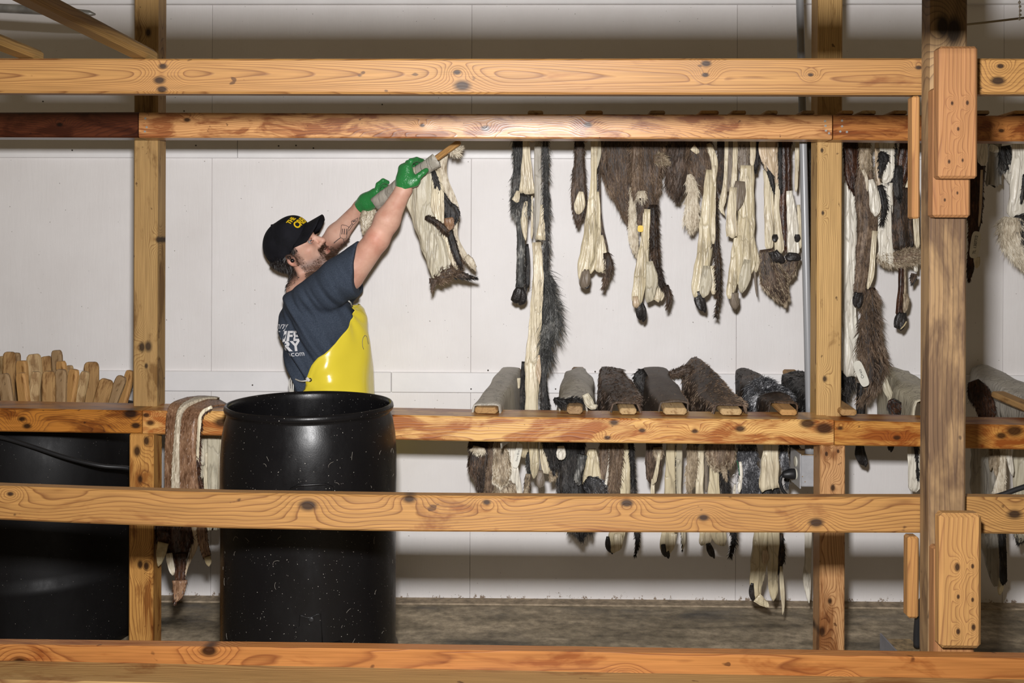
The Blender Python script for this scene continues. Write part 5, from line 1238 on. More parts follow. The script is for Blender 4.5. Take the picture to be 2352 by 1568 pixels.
# ================================================================== the man
class Field:
    """signed distance field on a grid, meshed by surface nets"""
    def __init__(s, lo, hi, h):
        s.lo = np.array(lo, float); s.h = h
        s.n = np.ceil((np.array(hi, float) - s.lo) / h).astype(int) + 1
        s.d = np.full(s.n, 0.25, np.float32)
    def _sub(s, lo, hi, m):
        a = np.clip(np.floor((np.array(lo) - m - s.lo) / s.h).astype(int), 0, s.n - 1)
        b = np.clip(np.ceil((np.array(hi) + m - s.lo) / s.h).astype(int) + 1, 1, s.n)
        ax = [s.lo[k] + s.h * np.arange(a[k], b[k]) for k in range(3)]
        X = np.stack(np.meshgrid(*ax, indexing='ij'), -1)
        return tuple(slice(a[k], b[k]) for k in range(3)), X
    def op(s, f, lo, hi, k=0.02, mode='u'):
        sl, X = s._sub(lo, hi, k + 3 * s.h)
        if X.size == 0: return s
        b = f(X).astype(np.float32); a = s.d[sl]
        if mode == 'u':
            h = np.clip(0.5 + 0.5 * (a - b) / k, 0, 1); r = a * (1 - h) + b * h - k * h * (1 - h)
        elif mode == 's':
            b = -b; h = np.clip(0.5 - 0.5 * (a - b) / k, 0, 1); r = a * (1 - h) + b * h + k * h * (1 - h)
        s.d[sl] = r
        return s
    def cone(s, a, b, r1, r2, k=0.02, mode='u', flat=None):
        a, b = np.array(a, float), np.array(b, float); ab = b - a; L = ab.dot(ab) + 1e-12
        def f(X):
            t = np.clip(((X - a) @ ab) / L, 0, 1)
            return np.linalg.norm(X - a - t[..., None] * ab, axis=-1) - (r1 + (r2 - r1) * t)
        r = max(r1, r2)
        return s.op(f, np.minimum(a, b) - r, np.maximum(a, b) + r, k, mode)
    def ell(s, c, r, R=None, k=0.02, mode='u'):
        c, r = np.array(c, float), np.array(r, float)
        def f(X):
            q = X - c
            if R is not None: q = q @ R        # world -> local (R columns are local axes)
            k0 = np.linalg.norm(q / r, axis=-1); k1 = np.linalg.norm(q / r ** 2, axis=-1)
            return k0 * (k0 - 1) / np.maximum(k1, 1e-6)
        m = r.max()
        return s.op(f, c - m, c + m, k, mode)
    def cut(s, p, n, k=0.004):
        """keep the side where (x-p).n < 0"""
        p, n = np.array(p, float), np.array(n, float); n = n / np.linalg.norm(n)
        sl, X = s._sub(s.lo, s.lo + s.h * s.n, 0)
        b = ((X - p) @ n).astype(np.float32); s.d = np.maximum(s.d, b); return s
    def mesh(s):
        d = s.d; sg = d < 0
        nx, ny, nz = d.shape
        c = np.zeros((nx - 1, ny - 1, nz - 1, 3)); cnt = np.zeros((nx - 1, ny - 1, nz - 1))
        off = [(i, j, k) for i in (0, 1) for j in (0, 1) for k in (0, 1)]
        sh = {o: (slice(o[0], nx - 1 + o[0]), slice(o[1], ny - 1 + o[1]), slice(o[2], nz - 1 + o[2])) for o in off}
        for o in off:
            for ax in range(3):
                if o[ax] == 0:
                    p = list(o); p[ax] = 1; p = tuple(p)
                    a, b = d[sh[o]], d[sh[p]]
                    m = (a < 0) != (b < 0)
                    t = np.where(m, a / np.where(m, a - b, 1), 0)
                    pos = [np.full(a.shape, float(o[q])) for q in range(3)]; pos[ax] = t
                    for q in range(3): c[..., q] += np.where(m, pos[q], 0)
                    cnt += m
        act = cnt > 0
        idx = -np.ones(act.shape, int); idx[act] = np.arange(act.sum())
        I = np.argwhere(act)
        V = s.lo + s.h * (I + c[act] / cnt[act][:, None])
        Fs = []
        for ax in range(3):
            a = [slice(0, -1) if q == ax else slice(1, -1) for q in range(3)]
            b = [slice(1, None) if q == ax else slice(1, -1) for q in range(3)]
            s0, s1 = sg[tuple(a)], sg[tuple(b)]
            E = np.argwhere(s0 != s1)
            if len(E) == 0: continue
            fl = s0[tuple(E.T)]
            g = E.copy()
            for q in range(3):
                if q != ax: g[:, q] += 1
            u, w = [(1, 2), (2, 0), (0, 1)][ax]
            def cell(du, dw):
                e = g.copy(); e[:, u] -= du; e[:, w] -= dw
                return idx[e[:, 0], e[:, 1], e[:, 2]]
            q4 = np.stack([cell(1, 1), cell(0, 1), cell(0, 0), cell(1, 0)], 1)
            q4[~fl] = q4[~fl][:, ::-1]
            Fs.append(q4)
        Fq = np.vstack(Fs); Fq = Fq[(Fq >= 0).all(1)]
        return V, Fq
def relax(V, Fq, it=2, lam=0.5):
    V = V.copy()
    e = np.vstack([Fq[:, [0, 1]], Fq[:, [1, 2]], Fq[:, [2, 3]], Fq[:, [3, 0]]])
    for _ in range(it):
        acc = np.zeros_like(V); n = np.zeros(len(V))
        np.add.at(acc, e[:, 0], V[e[:, 1]]); np.add.at(n, e[:, 0], 1)
        np.add.at(acc, e[:, 1], V[e[:, 0]]); np.add.at(n, e[:, 1], 1)
        V += lam * (acc / np.maximum(n, 1)[:, None] - V)
    return V
def bvh(o):
    me = o.data; w = WL[o.name]
    return BVHTree.FromPolygons([(v.co + V3(w)) for v in me.vertices], [list(p.vertices) for p in me.polygons])

YM = 4.20
def t_skin():
    t = NT('skin')
    v = t.obj()
    n = t.noise(v, 14.0, 4, 0.6); n2 = t.noise(v, 120.0, 2, 0.6)
    col = t.ramp(n, [(0.35, (0.55, 0.285, 0.205)), (0.62, (0.66, 0.40, 0.30))])
    at = t.n('ShaderNodeVertexColor'); at.layer_name = 'tint'
    col = t.mix(1.0, col, at.outputs[0], 'MULTIPLY')
    t.bump(n2, 0.12, 0.002)
    t.b.inputs['Subsurface Weight'].default_value = 0.08
    t.b.inputs['Subsurface Radius'].default_value = (0.01, 0.004, 0.002)
    return t.out(col, 0.52, 0.35)
M_SKIN = t_skin()
def t_shirt():
    t = NT('heather_blue_cotton')
    v = t.obj()
    n = t.noise(v, 320.0, 2, 0.7); n2 = t.noise(t.scale(v, (18, 18, 6)), 1.0, 3, 0.5)
    col = t.mix(t.ramp(n, [(0.3, 0.0), (0.7, 1.0)]), (0.026, 0.035, 0.053), (0.060, 0.076, 0.105))
    t.bump(t.math('ADD', t.math('MULTIPLY', n, 0.2), n2), 0.35, 0.012)
    return t.out(col, 0.9, 0.15)
M_SHIRT = t_shirt()
M_CAP = plain('black_cotton_twill', (0.0075, 0.0075, 0.0105), 0.85, 0.2, nscale=14, namt=0.5, bump=0.3, bscale=300)
M_HAIR = plain('dark_brown_hair', (0.012, 0.008, 0.006), 0.5, 0.4)
M_BEARD = plain('brown_beard', (0.055, 0.028, 0.016), 0.6, 0.3)
def t_yellow():
    t = NT('yellow_vinyl')
    v = t.obj()
    n = t.noise(v, 16.0, 3, 0.5)
    t.bump(n, 0.10, 0.01)
    return t.out((0.74, 0.60, 0.045), 0.22, 0.5)
M_APRON = t_yellow()
def t_green():
    t = NT('green_nitrile')
    v = t.obj()
    n = t.noise(t.scale(v, (1, 1, 1)), 90.0, 3, 0.6, 0.8)
    t.bump(n, 0.5, 0.006)
    return t.out((0.026, 0.20, 0.050), 0.25, 0.5)
M_GLOVE = t_green()
M_JEAN = plain('dark_denim', (0.02, 0.027, 0.042), 0.9, 0.1, nscale=120, namt=0.4)
M_BOOT = plain('black_boot', (0.012, 0.011, 0.01), 0.4, 0.4)
M_EYE = plain('eye_white', (0.26, 0.235, 0.225), 0.2, 0.5)
M_IRIS = plain('blue_grey_iris', (0.05, 0.07, 0.08), 0.15, 0.5)
M_WHITEP = plain('white_print', (0.62, 0.62, 0.64), 0.8, 0.1)
M_YEL = plain('yellow_thread', (0.72, 0.48, 0.01), 0.7, 0.2)
M_STRING = plain('white_cord', (0.62, 0.60, 0.55), 0.8, 0.1)
M_TATTOO = plain('tattoo_ink', (0.10, 0.075, 0.07), 0.55, 0.3)

man = thing('person', 'man in black cap, blue shirt and yellow apron raising a stick with both hands', 'person', (P(760, 900, YM)[0], YM, 0))
# ---- head frame
HS = 1.08
pitch, yaw, rollh = math.radians(37), math.radians(-16), math.radians(17)
Rh = np.array(Matrix.Rotation(yaw, 3, 'Z') @ Matrix.Rotation(-pitch, 3, 'Y') @ Matrix.Rotation(rollh, 3, 'X'))      # columns: local axes in the world
ear_l = np.array([-0.008, -0.078, -0.004])
HC = P(670, 597, 4.145) - Rh @ (ear_l * HS)
def hw(p): return HC + Rh @ (np.array(p, float) * HS)
class HeadOps:
    def __init__(s, fl): s.f = fl
    def e(s, c, r, k=0.02, mode='u'): s.f.ell(hw(c), np.array(r) * HS, Rh, k, mode); return s
    def c(s, a, b, r1, r2, k=0.015, mode='u'): s.f.cone(hw(a), hw(b), r1 * HS, r2 * HS, k, mode); return s
def head_shape(fl):
    h = HeadOps(fl)
    h.e((-0.012, 0, 0.045), (0.098, 0.076, 0.088), 0.01)
    h.e((0.034, 0, -0.022), (0.058, 0.058, 0.080), 0.03)
    for s in (-1, 1):
        h.c((-0.008, s * 0.056, -0.045), (0.062, s * 0.022, -0.098), 0.020, 0.018, 0.025)
        h.e((0.054, s * 0.044, -0.016), (0.026, 0.022, 0.022), 0.02)
        h.c((0.074, s * 0.046, 0.027), (0.087, s * 0.010, 0.026), 0.010, 0.012, 0.012)
    h.c((0.075, -0.012, -0.102), (0.075, 0.012, -0.102), 0.020, 0.020, 0.02)
    h.e((0.074, 0, -0.060), (0.026, 0.032, 0.034), 0.02)
    for s in (-1, 1):
        h.e((0.090, s * 0.032, 0.007), (0.014, 0.017, 0.011), 0.008, 's')
    h.c((0.090, 0, 0.018), (0.112, 0, -0.022), 0.0075, 0.0115, 0.010)
    for s in (-1, 1): h.c((0.101, s * 0.012, -0.026), (0.098, s * 0.013, -0.028), 0.0085, 0.0085, 0.006)
    h.e((0.0985, 0, -0.054), (0.010, 0.022, 0.0065), 0.006)
    h.e((0.0965, 0, -0.069), (0.010, 0.020, 0.0075), 0.006)
    h.e((0.110, 0, -0.0615), (0.012, 0.018, 0.0018), 0.003, 's')
    for s in (-1, 1):   # ears
        h.e((-0.010, s * 0.080, -0.002), (0.019, 0.009, 0.031), 0.008)
        h.e((-0.006, s * 0.088, -0.004), (0.011, 0.007, 0.019), 0.004, 's')
        h.e((0.004, s * 0.080, -0.008), (0.006, 0.006, 0.010), 0.004)
        h.e((-0.003, s * 0.081, -0.028), (0.008, 0.006, 0.008), 0.006)
    return h
# ---- joints
def J(px, py, Y): return P(px, py, Y)
rs, re, rm, rw = J(802, 634, 4.03), J(866, 550, 4.00), J(890, 505, 3.99), J(929, 432, 4.00)
ls, le, lm, lw = J(774, 640, 4.34), J(738, 584, 4.42), J(775, 538, 4.37), J(829, 474, 4.30)
nb = J(697, 668, 4.20)
chest, waist, hip = J(735, 705, 4.20), J(752, 840, 4.20), J(765, 960, 4.20)
lo = np.array([P(600, 0, YM)[0], 3.86, 0.80]); hi = np.array([P(960, 0, YM)[0], 4.55, 2.02])
body = Field(lo, hi, 0.0042)
head_shape(body)
body.cone(hw((-0.022, 0, -0.06)), nb, 0.058, 0.066, 0.03)
body.cone(chest + np.array([0, 0.0, 0.04]), waist, 0.10, 0.10, 0.03)
body.cone(waist, hip, 0.10, 0.11, 0.03)
body.cone(nb, rs, 0.055, 0.05, 0.03); body.cone(nb, ls, 0.06, 0.055, 0.03)
body.cone(rs, re, 0.056, 0.048, 0.03); body.cone(re, rm, 0.047, 0.049, 0.02); body.cone(rm, rw, 0.049, 0.031, 0.02)
body.ell(re + np.array([-0.004, -0.022, 0.002]), (0.028, 0.028, 0.03), None, 0.03)
body.cone(rs + (re - rs) * 0.25 + np.array([0, -0.01, 0]), rs + (re - rs) * 0.7 + np.array([0, -0.008, 0]), 0.05, 0.042, 0.02)
body.cone(ls, le, 0.055, 0.047, 0.03); body.cone(le, lm, 0.047, 0.047, 0.02); body.cone(lm, lw, 0.047, 0.029, 0.02)
body.cone(rw, J(938, 412, 4.0), 0.030, 0.028, 0.02); body.cone(lw, J(846, 460, 4.28), 0.029, 0.027, 0.02)
BVt, BFt = body.mesh(); BVt = relax(BVt, BFt, 1, 0.4)
bo = obj('body', BVt, BFt, M_SKIN, man)
# pigment of lips, brows, cheeks, ear and elbow, plus painted shade in the mouth
loc = ((BVt - HC) @ Rh) / HS
tint = np.ones((len(BVt), 4))
def blob(c, r): return np.exp(-((((loc - np.array(c)) / np.array(r)) ** 2).sum(1)))
inhead = (np.abs(loc) < 0.16).all(1)
def paint(w, col):
    w = np.clip(w, 0, 1)[:, None] * inhead[:, None]; tint[:, :3] = tint[:, :3] * (1 - w) + np.array(col) * w
lip = np.maximum(blob((0.106, 0, -0.054), (0.014, 0.022, 0.0065)), blob((0.104, 0, -0.069), (0.014, 0.020, 0.007)))
paint(1.3 * lip, (0.72, 0.45, 0.45))
paint(1.2 * blob((0.108, 0, -0.0615), (0.014, 0.018, 0.0022)), (0.25, 0.12, 0.12))  # dark line between the lips stands for shade in the slit
for s in (-1, 1):
    paint(0.35 * blob((0.072, s * 0.045, -0.012), (0.02, 0.02, 0.02)), (1.0, 0.80, 0.78))
    paint(0.5 * blob((0.086, s * 0.032, -0.008), (0.02, 0.018, 0.007)), (0.62, 0.45, 0.42))
    paint(0.5 * blob((-0.010, s * 0.085, -0.002), (0.02, 0.012, 0.03)), (1.05, 0.72, 0.66))
paint(0.5 * blob((0.112, 0, -0.02), (0.012, 0.012, 0.012)), (1.0, 0.8, 0.76))
del_ = np.exp(-(np.linalg.norm(BVt - (re + np.array([0, -0.05, 0])), axis=1) / 0.045) ** 2)[:, None] * 0.45
tint[:, :3] = tint[:, :3] * (1 - del_) + np.array([1.05, 0.70, 0.66]) * del_
_x, _y, _z = loc.T; _ay = np.abs(_y)
def soft(c, w): return 1 / (1 + np.exp(-np.clip(c / w, -30, 30)))
wb_ = soft(_x - 0.0, 0.004) * soft(-0.046 - 0.30 * np.maximum(0, _x - 0.02) - _z + 0.004, 0.006) * soft(_z + 0.145, 0.006) * soft(_ay - 0.012 + 0.05 * (_z < -0.075), 0.004)
wb_ = np.maximum(wb_, soft(_x + 0.002, 0.003) * soft(0.022 - _x, 0.004) * soft(0.03 - _z, 0.005) * soft(_z + 0.10, 0.006) * soft(_ay - 0.048, 0.004))
wb_ = np.maximum(wb_, soft(_x - 0.078, 0.002) * soft(-0.033 - _z, 0.002) * soft(_z + 0.050, 0.002) * soft(0.033 - _ay, 0.003))
wb_ = np.maximum(wb_, soft(_x - 0.068, 0.003) * soft(-0.04 - _z, 0.003) * soft(_z + 0.085, 0.004) * soft(0.038 - _ay, 0.003) * soft(_ay - 0.024, 0.002))
paint(0.80 * wb_, (0.13, 0.10, 0.085))
wh_ = np.maximum(soft(-0.026 - _x, 0.003) * soft(_z + 0.072, 0.006), soft(_x + 0.035, 0.003) * soft(0.028 - _x, 0.003) * soft(_z - 0.010, 0.003) * soft(_ay - 0.035, 0.004))
paint(0.97 * wh_, (0.02, 0.018, 0.017))
ca = bo.data.color_attributes.new('tint', 'FLOAT_COLOR', 'POINT'); ca.data.foreach_set('color', tint.ravel())
# eyes
bm = bmesh.new(); bmesh.ops.create_uvsphere(bm, u_segments=20, v_segments=14, radius=1.0); SV = np.array([v.co[:] for v in bm.verts]); SF = [[v.index for v in f.verts] for f in bm.faces]; bm.free()
for s in (-1, 1):
    c = np.array([0.0785, s * 0.032, 0.0065])
    e_ = obj('eye', SV * 0.0108 * HS + hw(c), SF, M_EYE, bo)
    ci = c + np.array([0.0058, -0.0032, 0.0018]); obj('iris', SV * 0.0068 * HS + hw(ci), SF, M_IRIS, e_)
    for zz, nm_ in ((0.0062, 'eyelid'), (-0.0052, 'eyelid')):
        q = [hw((0.0795 + 0.0125 * math.cos(a) , s * 0.032 + 0.0128 * math.sin(a), 0.0065 + zz * (0.55 + 0.45 * math.cos(a)))) for a in np.linspace(-1.25, 1.25, 11)]
        V, Fc = tube(q, [0.001] + [0.0034] * 9 + [0.001], 8); o = obj(nm_, V, Fc, M_SKIN, bo)
        c2 = o.data.color_attributes.new('tint', 'FLOAT_COLOR', 'POINT'); c2.data.foreach_set('color', np.tile([0.75, 0.6, 0.58, 1], (len(V), 1)).ravel())
bb = bvh(bo)
def on_surface(p, d, off=0.001, tree=None):
    h_ = (tree or bb).ray_cast(V3(p), V3(d))
    if h_[0] is None: return None, None
    return np.array(h_[0]) + np.array(h_[1]) * off, np.array(h_[1])
# hair, beard, brows as short strands rooted on the skin
def root_hair(name, test, cnt, ln, mat, dirf, w=0.0012, lift=0.4, par=bo):
    r = np.random.default_rng(cnt)
    tri = BVt[BFt].mean(1); lc = ((tri - HC) @ Rh) / HS
    m = test(lc) & (np.abs(lc) < 0.17).all(1)
    ids = np.where(m)[0]
    if len(ids) == 0: return
    pick = r.choice(ids, cnt)
    q = BVt[BFt[pick]]; wts = r.dirichlet([1] * 4, cnt)
    Pt = (q * wts[..., None]).sum(1)
    nm = np.cross(q[:, 1] - q[:, 0], q[:, 2] - q[:, 0]); nm /= np.linalg.norm(nm, axis=1)[:, None] + 1e-9
    out = Pt - hw((0, 0, -0.01)); sgn = np.sign((nm * out).sum(1))[:, None]; nm = nm * np.where(sgn == 0, 1, sgn)
    Dn = np.array([Rh @ np.array(dirf(l), float) for l in lc[pick]]); Dn /= np.linalg.norm(Dn, axis=1)[:, None] + 1e-9
    return strands(par, Pt, nm, Dn, 2, ln, w, mat, lift, 0.35, name=name, droop=0.05)
def beardzone(l):
    x, y, z = l.T; ay = np.abs(y)
    jaw = (z < -0.052 - 0.35 * np.maximum(0, 0.06 - x) + 0.02) & (z > -0.135) & (x > -0.004) & (x < 0.075) & (ay > 0.018)
    side = (x > -0.004) & (x < 0.022) & (z < 0.03) & (z > -0.09) & (ay > 0.045)
    chin = (x > 0.055) & (z < -0.078) & (z > -0.135)
    return (jaw & (z < -0.058)) | side | chin
root_hair('beard', beardzone, 7000, 0.010, M_BEARD, lambda l: (0.5, 0, -0.8), 0.0017, 0.3)
root_hair('goatee', lambda l: (l[:, 0] > 0.07) & (l[:, 2] < -0.074) & (l[:, 2] > -0.125) & (np.abs(l[:, 1]) < 0.034), 2600, 0.017, M_BEARD, lambda l: (0.6, 0, -0.8), 0.0019, 0.5)
root_hair('moustache', lambda l: (l[:, 0] > 0.078) & (l[:, 2] < -0.034) & (l[:, 2] > -0.0515) & (np.abs(l[:, 1]) < 0.034), 1500, 0.012, M_BEARD, lambda l: (0.3, 1.2 * np.sign(l[1]), -0.9), 0.0012, 0.45)
root_hair('moustache', lambda l: (l[:, 0] > 0.072) & (l[:, 2] < -0.045) & (l[:, 2] > -0.085) & (np.abs(l[:, 1]) > 0.022) & (np.abs(l[:, 1]) < 0.036), 800, 0.011, M_BEARD, lambda l: (0.3, 0, -0.9), 0.0012, 0.45)
root_hair('eyebrow', lambda l: (l[:, 0] > 0.07) & (l[:, 2] > 0.021) & (l[:, 2] < 0.031) & (np.abs(l[:, 1]) > 0.012) & (np.abs(l[:, 1]) < 0.05), 500, 0.009, M_HAIR, lambda l: (-0.3, np.sign(l[1]), 0.3), 0.0011, 0.3)
root_hair('hair', lambda l: ((l[:, 0] < -0.028) & (l[:, 2] > -0.075) & (l[:, 2] < 0.05)) | ((l[:, 0] > -0.03) & (l[:, 0] < 0.030) & (l[:, 2] > 0.012) & (l[:, 2] < 0.06) & (np.abs(l[:, 1]) > 0.04)), 5200, 0.022, M_HAIR, lambda l: (-0.35, 0, -1.0), 0.0026, 0.40)
# ear bud
c, n_ = on_surface(hw((-0.004, -0.2, -0.008)), Rh @ np.array([0, 1.0, 0]), 0.002)
if c is not None: obj('ear_bud', SV * np.array([0.009, 0.009, 0.009]) + c, SF, plain('black_plastic', (0.006, 0.006, 0.007), 0.25, 0.5), man)

# ---- cap
cf = Field(hw((0.02, 0, 0.05)) - 0.24, hw((0.02, 0, 0.05)) + 0.24, 0.0042)
ho = HeadOps(cf)
ho.e((-0.008, 0, 0.050), (0.104, 0.088, 0.100), 0.01)
ho.e((0.050, 0, 0.085), (0.050, 0.060, 0.050), 0.04)
cf.cut(hw((0.085, 0, 0.040)), Rh @ np.array([0.28, 0, -1.0]))
cf2 = Field(cf.lo, cf.lo + cf.h * (cf.n - 1), 0.0042); cf2.d = cf2.d[:cf.n[0], :cf.n[1], :cf.n[2]]
h2 = HeadOps(cf); h2.e((-0.010, 0, 0.040), (0.099, 0.081, 0.092), 0.004, 's')
CV, CF_ = cf.mesh(); CV = relax(CV, CF_, 2, 0.5)
capo = obj('cap', CV, CF_, M_CAP, man)
bx = []; NB_ = 15
for vv in (0, 1):
    for i in range(13):
        u = -1 + 2 * i / 12; row = []
        for k in range(9):
            t = k / 8
            y = u * 0.082
            x0 = 0.094 - 0.050 * u * u * 1.25
            x1 = 0.176 - 0.052 * u * u - 0.035 * max(0, abs(u) - 0.75) / 0.25
            x = x0 + (max(x1, x0 + 0.004) - x0) * t
            z = 0.073 - 0.036 * u * u - 0.014 * t - (0.0038 if vv else 0) + 0.016 * (1 - t) * 0
            z += -0.10 * (0.094 - x0)
            bx.append(hw((x, y, z)))
V = np.array(bx); k9 = 9; half = 13 * 9; Fc = []
for i in range(12):
    for k in range(8):
        a = i * k9 + k; Fc.append([a, a + 1, a + k9 + 1, a + k9]); Fc.append([half + a, half + a + k9, half + a + k9 + 1, half + a + 1])
    a = i * k9 + 8; Fc.append([a, half + a, half + a + k9, a + k9]); a = i * k9; Fc.append([a, a + k9, half + a + k9, half + a])
for k in range(8):
    a = k; Fc.append([a, half + a, half + a + 1, a + 1]); a = 12 * k9 + k; Fc.append([a, a + 1, half + a + 1, half + a])
br = obj('brim', V, Fc, M_CAP, capo)
bm = bmesh.new(); bm.from_mesh(br.data); bmesh.ops.recalc_face_normals(bm, faces=bm.faces); bm.to_mesh(br.data); bm.free()
obj('button', SV * np.array([0.008, 0.008, 0.005]) + hw((-0.008, 0, 0.149)), SF, M_CAP, capo)
for a in range(6):      # panel seams
    an = a * math.pi / 3 + math.pi / 6; q = []
    for t in np.linspace(0.05, 1.25, 16):
        l = np.array([-0.008 + 0.1045 * math.sin(t) * math.cos(an), 0.0885 * math.sin(t) * math.sin(an), 0.050 + 0.1005 * math.cos(t)])
        if l[2] > 0.03 - 0.25 * (l[0] - 0.085) * -0.0 and (l[2] - 0.04) > 0.28 * (l[0] - 0.085): q.append(hw(l))
    if len(q) > 3: V, Fc = tube(q, 0.0011, 5); obj('seam', V, Fc, M_CAP, capo)
cb = bvh(capo)
def wrap_text(parent, tree, txt, size, orgf, mat, tilt=0.0, off=0.0012, bold=0.0, name='lettering'):
    """orgf(u, v) -> (ray origin, ray direction)"""
    V, Fc = text_mesh(txt, size, bold)
    a = math.radians(tilt); V = np.stack([V[:, 0] * math.cos(a) - V[:, 1] * math.sin(a), V[:, 0] * math.sin(a) + V[:, 1] * math.cos(a)], 1)
    W = []; ok = []
    for u, v in V:
        p, d = orgf(u, v); h_ = tree.ray_cast(V3(p), V3(d))
        if h_[0] is None: W.append(np.array(p)); ok.append(False)
        else: W.append(np.array(h_[0]) - np.array(d) / np.linalg.norm(d) * off); ok.append(True)
    Fc = [f for f in Fc if all(ok[i] for i in f)]
    if Fc: return obj(name, np.array(W), Fc, mat, parent, smooth=False)
def cap_ray(u, v):
    a = u / 0.105; el = 0.60 + v / 0.10
    d = np.array([math.cos(el) * math.cos(a), math.cos(el) * math.sin(a), math.sin(el)])
    c = np.array([0.0, 0, 0.05])
    return hw(c + d * 0.2), Rh @ (-d)
def cap_text(txt, u0, v0, size): wrap_text(capo, cb, txt, size, lambda u, v: cap_ray(u + u0, v + v0), M_YEL, 0, 0.0018, 0.0012)
cap_text('THE', -0.048, 0.002, 0.024)
cap_text('CREE', -0.024, -0.026, 0.034)

# ---- shirt
slo = np.array([P(600, 0, YM)[0], 3.80, 0.84]); shi = np.array([P(900, 0, YM)[0], 4.555, 1.78])
sf = Field(slo, shi, 0.006)
T = lambda px, py, dy=0.0: P(px, py, YM) + np.array([0, dy, 0])
sf.cone(T(730, 724), T(737, 760), 0.150, 0.160, 0.03)
sf.cone(T(737, 760), T(754, 850), 0.160, 0.157, 0.03)
sf.cone(T(754, 850), T(758, 905), 0.157, 0.160, 0.02)
sf.cone(T(697, 703, -0.06), T(800, 639, -0.16), 0.077, 0.090, 0.02)
sf.cone(T(700, 706, 0.06), T(776, 668, 0.13), 0.072, 0.074, 0.03)
sf.cone(T(690, 700), T(735, 715), 0.074, 0.09, 0.03)
sleeve_dir = np.array([0.93, -0.10, 0.32]); sleeve_dir /= np.linalg.norm(sleeve_dir)
hemc = P(822, 613, 4.02)
sf.cone(T(800, 638, -0.16), hemc + sleeve_dir * 0.05, 0.090, 0.100, 0.02)
sf.cone(T(776, 662, 0.13), P(775, 628, 4.36), 0.072, 0.066, 0.03)
# cut: hem of the sleeve, tail of the shirt, neck
def plane_cut(fl, p, n, center, rad):
    p, n, center = map(lambda q: np.array(q, float), (p, n, center))
    sl, X = fl._sub(center - rad, center + rad, 0)
    b = ((X - p) @ n).astype(np.float32)
    m = np.linalg.norm(X - center, axis=-1) < rad
    d = fl.d[sl]; fl.d[sl] = np.where(m, np.maximum(d, b), d)
plane_cut(sf, hemc, np.array([0.985, -0.05, -0.08]), hemc + sleeve_dir * 0.09, 0.20)
sf.cut(P(740, 893, YM), (0.0, 0, -1.0))
sf.cone(hw((-0.022, 0, -0.06)), nb, 0.066, 0.074, 0.008, 's')
sf.cone(hemc + sleeve_dir * 0.03, hemc + sleeve_dir * 0.12, 0.066, 0.080, 0.006, 's')      # sleeve opening
SVt, SFt = sf.mesh(); SVt = relax(SVt, SFt, 3, 0.5)
# pulled folds running from the raised arm down across the back and side
def fold_noise(p):
    a = p[:, 0] * 0.80 + p[:, 2] * 0.55
    b = p[:, 0] * -0.55 + p[:, 2] * 0.80
    out = np.array([mnoise.noise(Vector((x * 24.0, y * 5.0, z * 3.2))) for x, y, z in zip(a * 1.0, p[:, 1], b)])
    out2 = np.array([mnoise.noise(Vector((x * 48.0 + 7, y * 8.0, z * 5))) for x, y, z in zip(a, p[:, 1], b)])
    return out + 0.4 * out2
fn = fold_noise(SVt)
cen = np.stack([np.interp(SVt[:, 2], [T(758, 905)[2], T(737, 740)[2], T(733, 690)[2]], [T(758, 905)[0], T(737, 740)[0], T(733, 690)[0]]), np.full(len(SVt), YM), SVt[:, 2]], 1)
dr = SVt - cen; dr[:, 2] = 0; dr /= np.linalg.norm(dr, axis=1)[:, None] + 1e-9
lowr = np.clip((T(733, 640)[2] - SVt[:, 2]) / 0.08, 0.25, 1)
SVt = SVt + dr * (fn * 0.030 * lowr)[:, None]
sh = obj('shirt', SVt, SFt, M_SHIRT, man)
sb = bvh(sh)
def back_ray(u, v, z0, ang0):
    ang = ang0 + u / 0.165
    z = z0 + v
    c = np.array([np.interp(z, [T(758, 905)[2], T(733, 690)[2]], [T(758, 905)[0], T(733, 690)[0]]), YM, z])
    d = np.array([math.cos(ang), math.sin(ang), 0])
    return c + d * 0.4, -d
A0 = math.radians(180 + 65)      # right hand end of the printed block
def back_text(txt, py, size, uend, tilt=0.0, bold=0.0):
    V, _ = text_mesh(txt, size, bold); w = V[:, 0].max()
    z0 = P(670, py, YM)[2]
    wrap_text(sh, sb, txt, size, lambda u, v: back_ray(u - w + uend, v, z0, A0), M_WHITEP, tilt, 0.0022, bold)
back_text('onny', 744, 0.040, -0.055, 3)
back_text('DLIFE', 767, 0.054, 0.0, 3, 0.0022)
back_text('LERY', 789, 0.054, 0.004, 3, 0.0022)
back_text('llery.com', 805, 0.030, 0.016, 5)

